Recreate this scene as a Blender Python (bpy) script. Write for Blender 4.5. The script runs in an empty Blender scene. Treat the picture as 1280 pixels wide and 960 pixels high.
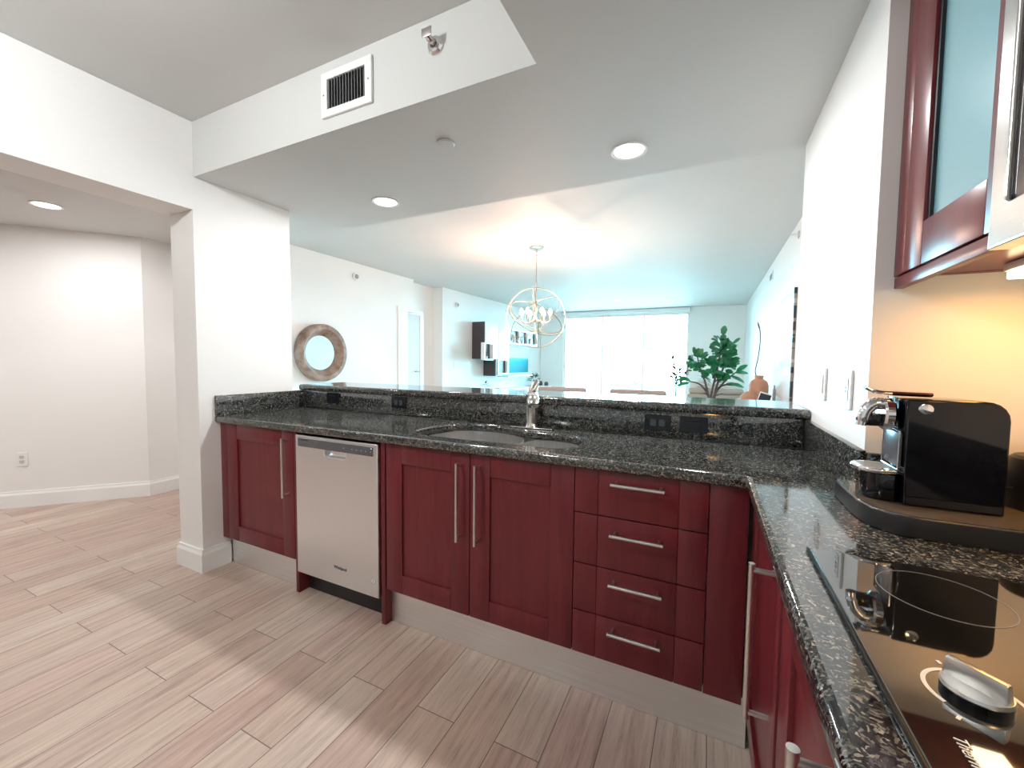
import bpy, bmesh, math, random
from mathutils import Vector, Matrix
random.seed(7)
SC = bpy.context.scene
COL = SC.collection
PI = math.pi

# ------------------------------------------------------------------ camera
cam_d = bpy.data.cameras.new('camera')
cam_d.sensor_width = 36.0
cam_d.lens = 510.5446 / 1280 * 36.0
cam_d.clip_start = 0.02
cam = bpy.data.objects.new('camera', cam_d)
COL.objects.link(cam)
_y, _p, _r = math.radians(25.6609), math.radians(-3.1184), math.radians(0.6272)
_f = Vector((-math.sin(_y) * math.cos(_p), math.cos(_y) * math.cos(_p), math.sin(_p)))
_ri = Vector((math.cos(_y), math.sin(_y), 0))
_up = _ri.cross(_f)
_r2 = _ri * math.cos(_r) + _up * math.sin(_r)
_u2 = -_ri * math.sin(_r) + _up * math.cos(_r)
M = Matrix((_r2, _u2, -_f)).transposed().to_4x4()
M.translation = Vector((-0.1162, -1.4055, 1.2528))
cam.matrix_world = M
SC.camera = cam

# ------------------------------------------------------------------ exposure, world, lights
SC.view_settings.view_transform = 'Standard'
SC.view_settings.look = 'None'
SC.view_settings.gamma = 1
SC.view_settings.use_curve_mapping = False
SC.view_settings.exposure = 0.17

W_STRENGTH = 50.0
W_COLOR = (0.34, 0.79, 1.0, 1)
CAN_W, CAN_COL = 15.5, (1.0, 0.99, 0.985)
HALL_W = 12.5
ADDED_DOME_W = 44.0
HOTSPOT_CAN_W = 8.0
BULB_W, BULB_COL = 12.5, (1.0, 0.58, 0.42)
UCL_W, UCL_COL = 1.35, (1.0, 0.38, 0.02)
SC.cycles.max_bounces = 12
SC.cycles.diffuse_bounces = 7
SC.cycles.glossy_bounces = 5
SC.cycles.transparent_max_bounces = 8
SC.cycles.sample_clamp_indirect = 6.0
SC.cycles.use_denoising = True

world = bpy.data.worlds.new('world')
SC.world = world
world.use_nodes = True
_bg = world.node_tree.nodes['Background']
_nt = world.node_tree
_tc = _nt.nodes.new('ShaderNodeTexCoord')
_sx = _nt.nodes.new('ShaderNodeSeparateXYZ')
_cr = _nt.nodes.new('ShaderNodeValToRGB')
_cr.color_ramp.elements[0].position, _cr.color_ramp.elements[0].color = 0.47, (0.10, 0.16, 0.18, 1)
_cr.color_ramp.elements[1].position, _cr.color_ramp.elements[1].color = 0.51, W_COLOR
_mr = _nt.nodes.new('ShaderNodeMath'); _mr.operation = 'MULTIPLY_ADD'; _mr.inputs[1].default_value = 0.5; _mr.inputs[2].default_value = 0.5
_nt.links.new(_tc.outputs['Generated'], _sx.inputs[0]); _nt.links.new(_sx.outputs['Z'], _mr.inputs[0])
_nt.links.new(_mr.outputs[0], _cr.inputs['Fac']); _nt.links.new(_cr.outputs['Color'], _bg.inputs[0])
_bg.inputs[1].default_value = W_STRENGTH

pl = bpy.data.lights.new('window_portal', 'AREA')
pl.shape = 'RECTANGLE'
pl.size, pl.size_y = 3.04, 2.45
pl.cycles.is_portal = True
po = bpy.data.objects.new('window_portal', pl)
COL.objects.link(po)
po.location = (-2.076, 9.18, 1.23)
po.rotation_euler = (-PI / 2, 0, 0)


def lamp(kind, name, loc, energy, color, size=0.1, parent=None):
    l = bpy.data.lights.new(name, kind)
    l.energy = energy
    l.color = color
    if kind == 'AREA':
        l.shape = 'DISK'
        l.size = size
    else:
        l.shadow_soft_size = size
    o = bpy.data.objects.new(name, l)
    COL.objects.link(o)
    o.location = loc
    if parent:
        o.parent = parent
        o.location = Vector(loc) - root_loc(parent)
    return o


# ------------------------------------------------------------------ materials
def new_mat(name):
    m = bpy.data.materials.new(name)
    m.use_nodes = True
    nt = m.node_tree
    b = nt.nodes['Principled BSDF']
    return m, nt, b


def N(nt, t, **kw):
    n = nt.nodes.new(t)
    for k, v in kw.items():
        if k in n.inputs.keys():
            n.inputs[k].default_value = v
        else:
            setattr(n, k, v)
    return n


def ramp(nt, stops):
    r = nt.nodes.new('ShaderNodeValToRGB')
    e = r.color_ramp.elements
    e[0].position, e[0].color = stops[0][0], (*stops[0][1], 1)
    e[1].position, e[1].color = stops[-1][0], (*stops[-1][1], 1)
    for p, c in stops[1:-1]:
        x = e.new(p)
        x.color = (*c, 1)
    return r


def simple(name, col, rough=0.5, metal=0.0, ior=1.5, noise=0.04, scale=30.0, coat=0.0, emit=None, es=0.0):
    m, nt, b = new_mat(name)
    b.inputs['Roughness'].default_value = rough
    b.inputs['Metallic'].default_value = metal
    b.inputs['IOR'].default_value = ior
    b.inputs['Coat Weight'].default_value = coat
    tc = N(nt, 'ShaderNodeTexCoord')
    no = N(nt, 'ShaderNodeTexNoise', Scale=scale, Detail=3.0)
    nt.links.new(tc.outputs['Object'], no.inputs['Vector'])
    lo = tuple(max(0, c * (1 - noise)) for c in col)
    hi = tuple(min(1, c * (1 + noise)) for c in col)
    r = ramp(nt, [(0.3, lo), (0.7, hi)])
    nt.links.new(no.outputs['Fac'], r.inputs['Fac'])
    nt.links.new(r.outputs['Color'], b.inputs['Base Color'])
    if emit:
        b.inputs['Emission Color'].default_value = (*emit, 1)
        b.inputs['Emission Strength'].default_value = es
    return m


def wood_mat(name, dark, light, rough=0.32, scale=(14, 14, 1.2), coat=0.25):
    m, nt, b = new_mat(name)
    tc = N(nt, 'ShaderNodeTexCoord')
    mp = N(nt, 'ShaderNodeMapping')
    mp.inputs['Scale'].default_value = scale
    n1 = N(nt, 'ShaderNodeTexNoise', Scale=2.0, Detail=6.0, Roughness=0.6, Distortion=0.6)
    n2 = N(nt, 'ShaderNodeTexNoise', Scale=14.0, Detail=4.0)
    nt.links.new(tc.outputs['Object'], mp.inputs['Vector'])
    nt.links.new(mp.outputs['Vector'], n1.inputs['Vector'])
    nt.links.new(mp.outputs['Vector'], n2.inputs['Vector'])
    mx = N(nt, 'ShaderNodeMath', operation='MULTIPLY_ADD')
    nt.links.new(n2.outputs['Fac'], mx.inputs[0])
    mx.inputs[1].default_value = 0.25
    nt.links.new(n1.outputs['Fac'], mx.inputs[2])
    r = ramp(nt, [(0.4, dark), (0.85, light)])
    nt.links.new(mx.outputs[0], r.inputs['Fac'])
    nt.links.new(r.outputs['Color'], b.inputs['Base Color'])
    b.inputs['Roughness'].default_value = rough
    b.inputs['Specular IOR Level'].default_value = 0.35
    b.inputs['Coat Weight'].default_value = coat * 0.5
    b.inputs['Coat Roughness'].default_value = 0.2
    return m


def granite_mat():
    m, nt, b = new_mat('granite_dark_green')
    tc = N(nt, 'ShaderNodeTexCoord')
    v = N(nt, 'ShaderNodeTexVoronoi', Scale=250.0)
    nd = N(nt, 'ShaderNodeTexNoise', Scale=40.0, Detail=4.0)
    n2 = N(nt, 'ShaderNodeTexNoise', Scale=85.0, Detail=5.0, Roughness=0.7)
    nt.links.new(tc.outputs['Object'], nd.inputs['Vector'])
    add = N(nt, 'ShaderNodeMixRGB', blend_type='LINEAR_LIGHT')
    add.inputs['Fac'].default_value = 0.02
    nt.links.new(tc.outputs['Object'], add.inputs['Color1'])
    nt.links.new(nd.outputs['Color'], add.inputs['Color2'])
    nt.links.new(add.outputs['Color'], v.inputs['Vector'])
    nt.links.new(tc.outputs['Object'], n2.inputs['Vector'])
    sep = N(nt, 'ShaderNodeSeparateColor')
    nt.links.new(v.outputs['Color'], sep.inputs['Color'])
    r1 = ramp(nt, [(0.0, (0.005, 0.008, 0.012)), (0.40, (0.013, 0.018, 0.024)), (0.62, (0.062, 0.070, 0.070)),
                   (0.82, (0.18, 0.18, 0.16)), (1.0, (0.40, 0.375, 0.31))])
    r1.color_ramp.interpolation = 'EASE'
    nt.links.new(sep.outputs['Red'], r1.inputs['Fac'])
    r2 = ramp(nt, [(0.42, (0.25, 0.25, 0.25)), (0.62, (1.0, 1.0, 1.0))])
    nt.links.new(n2.outputs['Fac'], r2.inputs['Fac'])
    mul = N(nt, 'ShaderNodeMixRGB', blend_type='MULTIPLY')
    mul.inputs['Fac'].default_value = 0.8
    nt.links.new(r1.outputs['Color'], mul.inputs['Color1'])
    nt.links.new(r2.outputs['Color'], mul.inputs['Color2'])
    nt.links.new(mul.outputs['Color'], b.inputs['Base Color'])
    rr = N(nt, 'ShaderNodeMapRange')
    rr.inputs['From Min'].default_value = 0.35
    rr.inputs['To Min'].default_value = 0.05
    rr.inputs['To Max'].default_value = 0.14
    nt.links.new(sep.outputs['Green'], rr.inputs['Value'])
    nt.links.new(rr.outputs['Result'], b.inputs['Roughness'])
    b.inputs['IOR'].default_value = 1.9
    return m


def plank_mat():
    m, nt, b = new_mat('wood_look_planks')
    tc = N(nt, 'ShaderNodeTexCoord')
    mp = N(nt, 'ShaderNodeMapping')
    mp.inputs['Rotation'].default_value = (0, 0, PI / 2)
    mp.inputs['Location'].default_value = (0.31, 0.397 - 0.158 * 10, 0)
    nt.links.new(tc.outputs['Object'], mp.inputs['Vector'])
    # brick rows run along the world Y axis
    br = N(nt, 'ShaderNodeTexBrick')
    br.offset = 0.37
    br.offset_frequency = 2
    br.inputs['Color1'].default_value = (0, 0, 0, 1)
    br.inputs['Color2'].default_value = (1, 1, 1, 1)
    br.inputs['Mortar'].default_value = (0.5, 0.5, 0.5, 1)
    br.inputs['Scale'].default_value = 1.0
    br.inputs['Mortar Size'].default_value = 0.0016
    br.inputs['Mortar Smooth'].default_value = 0.1
    br.inputs['Bias'].default_value = 0.0
    br.inputs['Brick Width'].default_value = 0.92
    br.inputs['Row Height'].default_value = 0.158
    nt.links.new(mp.outputs['Vector'], br.inputs['Vector'])
    # per-plank shift of the grain
    sc = N(nt, 'ShaderNodeVectorMath', operation='MULTIPLY')
    sc.inputs[1].default_value = (3.2, 46.0, 1.0)
    nt.links.new(mp.outputs['Vector'], sc.inputs[0])
    sh = N(nt, 'ShaderNodeVectorMath', operation='SCALE')
    nt.links.new(br.outputs['Color'], sh.inputs[0])
    sh.inputs['Scale'].default_value = 37.0
    ad = N(nt, 'ShaderNodeVectorMath', operation='ADD')
    nt.links.new(sc.outputs['Vector'], ad.inputs[0])
    nt.links.new(sh.outputs['Vector'], ad.inputs[1])
    g1 = N(nt, 'ShaderNodeTexNoise', Scale=1.0, Detail=8.0, Roughness=0.62, Distortion=0.35)
    nt.links.new(ad.outputs['Vector'], g1.inputs['Vector'])
    g2 = N(nt, 'ShaderNodeTexNoise', Scale=4.5, Detail=6.0, Roughness=0.7)
    nt.links.new(ad.outputs['Vector'], g2.inputs['Vector'])
    mixg = N(nt, 'ShaderNodeMath', operation='MULTIPLY_ADD')
    nt.links.new(g2.outputs['Fac'], mixg.inputs[0])
    mixg.inputs[1].default_value = 0.55
    nt.links.new(g1.outputs['Fac'], mixg.inputs[2])
    base = ramp(nt, [(0.0, (0.50, 0.39, 0.32)), (0.35, (0.435, 0.315, 0.26)), (0.6, (0.475, 0.34, 0.29)), (0.8, (0.52, 0.42, 0.35)), (1.0, (0.455, 0.345, 0.285))])
    nt.links.new(br.outputs['Color'], base.inputs['Fac'])
    gr = ramp(nt, [(0.50, (0.56, 0.52, 0.50)), (0.70, (0.92, 0.91, 0.90)), (0.95, (1.16, 1.16, 1.15))])
    nt.links.new(mixg.outputs[0], gr.inputs['Fac'])
    mul = N(nt, 'ShaderNodeMixRGB', blend_type='MULTIPLY')
    mul.inputs['Fac'].default_value = 1.0
    nt.links.new(base.outputs['Color'], mul.inputs['Color1'])
    nt.links.new(gr.outputs['Color'], mul.inputs['Color2'])
    fin = N(nt, 'ShaderNodeMixRGB', blend_type='MIX')
    nt.links.new(br.outputs['Fac'], fin.inputs['Fac'])
    nt.links.new(mul.outputs['Color'], fin.inputs['Color1'])
    fin.inputs['Color2'].default_value = (0.14, 0.10, 0.08, 1)
    nt.links.new(fin.outputs['Color'], b.inputs['Base Color'])
    b.inputs['Roughness'].default_value = 0.42
    bp = N(nt, 'ShaderNodeBump', Strength=0.12, Distance=0.002)
    nt.links.new(mixg.outputs[0], bp.inputs['Height'])
    nt.links.new(bp.outputs['Normal'], b.inputs['Normal'])
    return m


def brushed(name, col, rough, scale, amount=0.12):
    m, nt, b = new_mat(name)
    b.inputs['Metallic'].default_value = 1.0
    tc = N(nt, 'ShaderNodeTexCoord')
    mp = N(nt, 'ShaderNodeMapping')
    mp.inputs['Scale'].default_value = scale
    no = N(nt, 'ShaderNodeTexNoise', Scale=1.0, Detail=5.0)
    nt.links.new(tc.outputs['Object'], mp.inputs['Vector'])
    nt.links.new(mp.outputs['Vector'], no.inputs['Vector'])
    r = ramp(nt, [(0.3, tuple(c * (1 - amount) for c in col)), (0.7, tuple(min(1, c * (1 + amount)) for c in col))])
    nt.links.new(no.outputs['Fac'], r.inputs['Fac'])
    nt.links.new(r.outputs['Color'], b.inputs['Base Color'])
    rr = N(nt, 'ShaderNodeMapRange')
    rr.inputs['To Min'].default_value = rough * 0.95
    rr.inputs['To Max'].default_value = rough * 1.05
    nt.links.new(no.outputs['Fac'], rr.inputs['Value'])
    nt.links.new(rr.outputs['Result'], b.inputs['Roughness'])
    return m


def pane_mat():
    m, nt, b = new_mat('window_glass')
    nt.nodes.remove(b)
    out = nt.nodes['Material Output']
    t = N(nt, 'ShaderNodeBsdfTransparent')
    t.inputs[0].default_value = (0.96, 0.985, 0.98, 1)
    g = N(nt, 'ShaderNodeBsdfGlossy', Roughness=0.02)
    fr = N(nt, 'ShaderNodeFresnel', IOR=1.45)
    mx = N(nt, 'ShaderNodeMixShader')
    nt.links.new(fr.outputs[0], mx.inputs[0])
    nt.links.new(t.outputs[0], mx.inputs[1])
    nt.links.new(g.outputs[0], mx.inputs[2])
    nt.links.new(mx.outputs[0], out.inputs[0])
    return m


def screen_mat():
    # a beach picture: pale sky over turquoise water
    m, nt, b = new_mat('beach_picture')
    tc = N(nt, 'ShaderNodeTexCoord')
    sp = N(nt, 'ShaderNodeSeparateXYZ')
    nt.links.new(tc.outputs['Generated'], sp.inputs[0])
    no = N(nt, 'ShaderNodeTexNoise', Scale=6.0, Detail=4.0)
    ad = N(nt, 'ShaderNodeMath', operation='MULTIPLY_ADD')
    nt.links.new(no.outputs['Fac'], ad.inputs[0])
    ad.inputs[1].default_value = 0.1
    nt.links.new(sp.outputs['Z'], ad.inputs[2])
    r = ramp(nt, [(0.1, (0.01, 0.22, 0.28)), (0.5, (0.012, 0.30, 0.38)), (0.62, (0.06, 0.40, 0.48)), (0.70, (0.5, 0.72, 0.78)), (1.0, (0.6, 0.8, 0.85))])
    nt.links.new(ad.outputs[0], r.inputs['Fac'])
    nt.links.new(r.outputs['Color'], b.inputs['Base Color'])
    nt.links.new(r.outputs['Color'], b.inputs['Emission Color'])
    b.inputs['Emission Strength'].default_value = 0.12
    b.inputs['Roughness'].default_value = 0.6
    b.inputs['Specular IOR Level'].default_value = 0.15
    return m


def sector_wood_mat():
    m, nt, b = new_mat('driftwood_segments')
    tc = N(nt, 'ShaderNodeTexCoord')
    n1 = N(nt, 'ShaderNodeTexNoise', Scale=9.0, Detail=3.0)
    n2 = N(nt, 'ShaderNodeTexNoise', Scale=60.0, Detail=4.0)
    nt.links.new(tc.outputs['Object'], n1.inputs['Vector'])
    nt.links.new(tc.outputs['Object'], n2.inputs['Vector'])
    ma = N(nt, 'ShaderNodeMath', operation='MULTIPLY_ADD')
    nt.links.new(n2.outputs['Fac'], ma.inputs[0])
    ma.inputs[1].default_value = 0.3
    nt.links.new(n1.outputs['Fac'], ma.inputs[2])
    r = ramp(nt, [(0.45, (0.16, 0.085, 0.06)), (0.65, (0.30, 0.19, 0.14)), (0.9, (0.42, 0.33, 0.28))])
    nt.links.new(ma.outputs[0], r.inputs['Fac'])
    nt.links.new(r.outputs['Color'], b.inputs['Base Color'])
    b.inputs['Roughness'].default_value = 0.6
    return m


def stripe_mat():
    m, nt, b = new_mat('mosaic_strip')
    tc = N(nt, 'ShaderNodeTexCoord')
    mp = N(nt, 'ShaderNodeMapping')
    mp.inputs['Scale'].default_value = (0.0, 0.0, 9.0)
    no = N(nt, 'ShaderNodeTexNoise', Scale=1.0, Detail=1.0)
    nt.links.new(tc.outputs['Object'], mp.inputs['Vector'])
    nt.links.new(mp.outputs['Vector'], no.inputs['Vector'])
    r = ramp(nt, [(0.42, (0.04, 0.035, 0.04)), (0.5, (0.30, 0.25, 0.22)), (0.62, (0.5, 0.45, 0.42))])
    r.color_ramp.interpolation = 'CONSTANT'
    nt.links.new(no.outputs['Fac'], r.inputs['Fac'])
    nt.links.new(r.outputs['Color'], b.inputs['Base Color'])
    return m


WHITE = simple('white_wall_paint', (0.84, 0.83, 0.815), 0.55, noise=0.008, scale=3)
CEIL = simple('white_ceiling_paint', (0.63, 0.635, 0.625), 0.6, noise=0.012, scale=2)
TRIM = simple('white_trim_paint', (0.86, 0.86, 0.85), 0.3, noise=0.005)
FLOOR = plank_mat()
GRANITE = granite_mat()
CHERRY = wood_mat('cherry_wood', (0.115, 0.012, 0.018), (0.175, 0.022, 0.028))
CHERRYD = simple('cherry_interior', (0.05, 0.012, 0.012), 0.6)
BLACK = simple('black_plastic', (0.012, 0.012, 0.014), 0.4)
GLOSSBLACK = simple('gloss_black', (0.002, 0.002, 0.004), 0.05, ior=1.5)
COOKGLASS = simple('ceramic_glass', (0.008, 0.007, 0.006), 0.03, ior=2.3)
CHROME = simple('chrome', (0.85, 0.85, 0.87), 0.06, metal=1.0, noise=0.0)
NICKEL = simple('brushed_nickel', (0.66, 0.65, 0.63), 0.3, metal=1.0)
STEELV = brushed('brushed_steel_door', (0.83, 0.87, 0.90), 0.30, (220, 220, 3), 0.012)
SINKST = brushed('brushed_steel_sink', (0.88, 0.87, 0.86), 0.42, (120, 120, 6), 0.06)
KICK = brushed('brushed_aluminium', (0.88, 0.90, 0.91), 0.42, (2, 2, 260), 0.06)
MWSTEEL = brushed('brushed_steel_microwave', (0.80, 0.79, 0.78), 0.16, (2, 2, 180), 0.03)
DARKPANEL = simple('dark_grey_panel', (0.10, 0.105, 0.115), 0.25)
LENS = simple('lamp_lens', (1, 1, 1), 0.4, emit=(1.0, 0.98, 0.95), es=6.0, noise=0.0)
BULB = simple('bulb_glass', (1, 0.95, 0.85), 0.3, emit=(1.0, 0.88, 0.70), es=22.0, noise=0.0)
UCLENS = simple('under_cabinet_lens', (1, 1, 1), 0.4, emit=(1.0, 0.80, 0.45), es=9.0, noise=0.0)
PLATE = simple('white_plastic', (0.82, 0.82, 0.81), 0.35, noise=0.0)
SLOT = simple('outlet_slots', (0.06, 0.06, 0.06), 0.5)
GREY = simple('grey_plastic', (0.32, 0.32, 0.33), 0.45)
FROST = simple('frosted_blue_glass', (0.25, 0.50, 0.57), 0.22, noise=0.02, scale=4, coat=0.3)
MIRROR = simple('mirror_silver', (0.9, 0.93, 0.94), 0.02, metal=1.0, noise=0.0)
DRIFT = sector_wood_mat()
TAUPE = simple('taupe_upholstery', (0.36, 0.27, 0.24), 0.8, noise=0.1, scale=120)
BEIGE = simple('beige_upholstery', (0.47, 0.40, 0.35), 0.85, noise=0.06, scale=90)
CUSHION = simple('white_cushion_fabric', (0.78, 0.76, 0.72), 0.85, noise=0.05, scale=60)
DARKLAM = simple('dark_brown_laminate', (0.055, 0.042, 0.044), 0.4)
WHITELAM = simple('white_laminate', (0.85, 0.86, 0.87), 0.25, noise=0.0)
TERRA = simple('terracotta_glaze', (0.48, 0.24, 0.15), 0.6, noise=0.08)
LEAF = simple('fig_leaf', (0.025, 0.22, 0.09), 0.38, noise=0.4, scale=7)
LEAF2 = simple('olive_leaf', (0.07, 0.115, 0.085), 0.6, noise=0.4, scale=14)
LEAFB = simple('brown_leaf', (0.14, 0.07, 0.05), 0.7, noise=0.3)
BARK = simple('grey_bark', (0.12, 0.10, 0.095), 0.8, noise=0.25, scale=40)
POT = simple('white_ceramic', (0.75, 0.75, 0.73), 0.3)
SOIL = simple('potting_soil', (0.03, 0.022, 0.016), 0.9)
LIGHTWOOD = wood_mat('light_brown_wood', (0.30, 0.20, 0.13), (0.45, 0.33, 0.23), 0.5, (4, 4, 30), 0.0)
TAUPEWOOD = wood_mat('taupe_wood', (0.26, 0.20, 0.165), (0.36, 0.29, 0.25), 0.5, (30, 4, 4), 0.0)
GLASS = pane_mat()
BEACH = screen_mat()
MOSAIC = stripe_mat()
CONCRETE = simple('balcony_concrete', (0.5, 0.5, 0.48), 0.8, noise=0.1)
RINGWHITE = simple('white_printed_mark', (0.75, 0.72, 0.66), 0.4, noise=0.0)
RINGGREY = simple('grey_burner_ring', (0.22, 0.22, 0.23), 0.3, noise=0.0)
CHAMP = simple('champagne_metal', (0.40, 0.33, 0.24), 0.35, metal=1.0)


# ------------------------------------------------------------------ geometry helpers
def box(bm, x0, x1, y0, y1, z0, z1, bev=0.0, seg=2, rot=None):
    r = bmesh.ops.create_cube(bm, size=1.0)
    vs = r['verts']
    c = Vector(((x0 + x1) / 2, (y0 + y1) / 2, (z0 + z1) / 2))
    for v in vs:
        v.co = Vector((v.co.x * (x1 - x0), v.co.y * (y1 - y0), v.co.z * (z1 - z0))) + c
    if bev > 0:
        es = list({e for v in vs for e in v.link_edges})
        r2 = bmesh.ops.bevel(bm, geom=es, offset=bev, segments=seg, affect='EDGES', profile=0.5)
        vs = list({v for f in r2['faces'] for v in f.verts} | {v for v in vs if v.is_valid})
    if rot:
        bmesh.ops.rotate(bm, verts=vs, cent=rot[0], matrix=rot[1])
    return vs


def frame_of(d):
    d = d.normalized()
    a = Vector((0, 0, 1)) if abs(d.z) < 0.9 else Vector((1, 0, 0))
    u = d.cross(a).normalized()
    return u, d.cross(u).normalized()


def tube(bm, pts, r, seg=10, closed=False, cap=True):
    pts = [Vector(p) for p in pts]
    n = len(pts)
    rad = r if isinstance(r, (list, tuple)) else [r] * n
    rings = []
    u = None
    for i, p in enumerate(pts):
        if closed:
            d = pts[(i + 1) % n] - pts[i - 1]
        else:
            d = pts[min(i + 1, n - 1)] - pts[max(i - 1, 0)]
        d.normalize()
        if u is None:
            u, _ = frame_of(d)
        u = (u - d * u.dot(d)).normalized()
        w = d.cross(u)
        rings.append([bm.verts.new(p + (u * math.cos(2 * PI * k / seg) + w * math.sin(2 * PI * k / seg)) * rad[i]) for k in range(seg)])
    m = n if closed else n - 1
    for i in range(m):
        a, b = rings[i], rings[(i + 1) % n]
        for k in range(seg):
            bm.faces.new((a[k], a[(k + 1) % seg], b[(k + 1) % seg], b[k]))
    if cap and not closed:
        bm.faces.new(rings[0][::-1])
        bm.faces.new(rings[-1])


def cyl(bm, p0, p1, r0, r1=None, seg=20):
    tube(bm, [p0, p1], [r0, r0 if r1 is None else r1], seg)


def lathe(bm, prof, c=(0, 0, 0), seg=32, axis='z', a0=0.0):
    c = Vector(c)
    rings = []

    def P(r, h, a):
        x, y = r * math.cos(a), r * math.sin(a)
        if axis == 'z':
            return c + Vector((x, y, h))
        if axis == 'y':
            return c + Vector((x, h, y))
        return c + Vector((h, x, y))
    for r, h in prof:
        if r < 1e-6:
            rings.append([bm.verts.new(P(0, h, 0))])
        else:
            rings.append([bm.verts.new(P(r, h, a0 + 2 * PI * k / seg)) for k in range(seg)])
    for a, b in zip(rings, rings[1:]):
        for k in range(seg):
            k2 = (k + 1) % seg
            if len(a) == 1 and len(b) == 1:
                continue
            if len(a) == 1:
                bm.faces.new((a[0], b[k2], b[k]))
            elif len(b) == 1:
                bm.faces.new((a[k], a[k2], b[0]))
            else:
                bm.faces.new((a[k], a[k2], b[k2], b[k]))
    return rings


def prism(bm, poly, z0, z1):
    lo = [bm.verts.new((x, y, z0)) for x, y in poly]
    hi = [bm.verts.new((x, y, z1)) for x, y in poly]
    n = len(poly)
    bm.faces.new(lo[::-1])
    bm.faces.new(hi)
    for i in range(n):
        bm.faces.new((lo[i], lo[(i + 1) % n], hi[(i + 1) % n], hi[i]))


def plate(bm, outer, holes, z0, z1, bev=0.0, seg=3):
    """flat slab with holes and rounded edges, made from a filled 2D curve"""
    cu = bpy.data.curves.new('tmp', 'CURVE')
    cu.dimensions = '2D'
    cu.fill_mode = 'BOTH'
    for poly in [outer] + list(holes):
        s = cu.splines.new('POLY')
        s.points.add(len(poly) - 1)
        for p, (x, y) in zip(s.points, poly):
            p.co = (x, y, 0, 1)
        s.use_cyclic_u = True
    cu.bevel_depth = bev
    cu.bevel_resolution = seg
    cu.extrude = (z1 - z0) / 2 - bev
    cu.offset = -bev
    o = bpy.data.objects.new('tmp', cu)
    COL.objects.link(o)
    dg = bpy.context.evaluated_depsgraph_get()
    me = bpy.data.meshes.new_from_object(o.evaluated_get(dg))
    me.transform(Matrix.Translation((0, 0, (z0 + z1) / 2)))
    bm.from_mesh(me)
    bpy.data.objects.remove(o)
    bpy.data.curves.remove(cu)
    bpy.data.meshes.remove(me)


def text_bm(bm, txt, size, mat, depth=0.0006, shear=0.0, spacing=1.0):
    cu = bpy.data.curves.new('tmp', 'FONT')
    cu.body = txt
    cu.size = size
    cu.extrude = depth
    cu.shear = shear
    cu.space_character = spacing
    cu.align_x = 'CENTER'
    cu.align_y = 'CENTER'
    o = bpy.data.objects.new('tmp', cu)
    COL.objects.link(o)
    dg = bpy.context.evaluated_depsgraph_get()
    me = bpy.data.meshes.new_from_object(o.evaluated_get(dg))
    me.transform(mat)
    bm.from_mesh(me)
    bpy.data.objects.remove(o)
    bpy.data.curves.remove(cu)
    bpy.data.meshes.remove(me)


def rrect(x0, x1, y0, y1, r, n=5):
    out = []
    for cx, cy, a in ((x1 - r, y0 + r, -PI / 2), (x1 - r, y1 - r, 0), (x0 + r, y1 - r, PI / 2), (x0 + r, y0 + r, PI)):
        for k in range(n + 1):
            t = a + PI / 2 * k / n
            out.append((cx + r * math.cos(t), cy + r * math.sin(t)))
    return out


def smooth_loop(pts, n=4):
    """closed Catmull-Rom through pts"""
    out = []
    L = len(pts)
    for i in range(L):
        p0, p1, p2, p3 = [Vector(pts[(i + j) % L]) for j in (-1, 0, 1, 2)]
        for k in range(n):
            t = k / n
            out.append(tuple(0.5 * ((2 * p1) + (p2 - p0) * t + (2 * p0 - 5 * p1 + 4 * p2 - p3) * t * t + (3 * p1 - p0 - 3 * p2 + p3) * t ** 3)))
    return out


def spline(pts, n=6):
    out = []
    L = len(pts)
    g = lambda i: Vector(pts[min(max(i, 0), L - 1)])
    for i in range(L - 1):
        p0, p1, p2, p3 = g(i - 1), g(i), g(i + 1), g(i + 2)
        for k in range(n):
            t = k / n
            out.append(0.5 * ((2 * p1) + (p2 - p0) * t + (2 * p0 - 5 * p1 + 4 * p2 - p3) * t * t + (3 * p1 - p0 - 3 * p2 + p3) * t ** 3))
    out.append(g(L - 1))
    return out


def root_loc(o):
    v = Vector((0, 0, 0))
    while o:
        v += o.location
        o = o.parent
    return v


def finish(name, bm, mat, smooth=True, ang=35):
    bmesh.ops.recalc_face_normals(bm, faces=bm.faces)
    me = bpy.data.meshes.new(name)
    bm.to_mesh(me)
    bm.free()
    if smooth:
        for p in me.polygons:
            p.use_smooth = True
        me.set_sharp_from_angle(angle=math.radians(ang))
    me.materials.append(mat)
    return me


def part(name, bm, mat, parent, label=None, smooth=True):
    me = finish(name, bm, mat, smooth)
    me.transform(Matrix.Translation(-root_loc(parent)))
    o = bpy.data.objects.new(name, me)
    COL.objects.link(o)
    o.parent = parent
    if label:
        o['label'] = label
    return o


def thing(name, label, cat, loc, group=None):
    o = bpy.data.objects.new(name, None)
    o.empty_display_size = 0.05
    COL.objects.link(o)
    o.location = loc
    o['label'] = label
    o['category'] = cat
    if group:
        o['group'] = group
    return o


def solo(name, bm, mat, label, cat, group=None, smooth=True):
    me = finish(name, bm, mat, smooth)
    xs = [v.co for v in me.vertices]
    c = Vector(((min(v.x for v in xs) + max(v.x for v in xs)) / 2, (min(v.y for v in xs) + max(v.y for v in xs)) / 2, min(v.z for v in xs)))
    me.transform(Matrix.Translation(-c))
    o = bpy.data.objects.new(name, me)
    COL.objects.link(o)
    o.location = c
    o['label'] = label
    o['category'] = cat
    if group:
        o['group'] = group
    return o


def struct(name, bm, mat, smooth=False, parent=None):
    me = finish(name, bm, mat, smooth)
    o = bpy.data.objects.new(name, me)
    COL.objects.link(o)
    if parent:
        o.parent = parent
    o['kind'] = 'structure'
    return o


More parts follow.
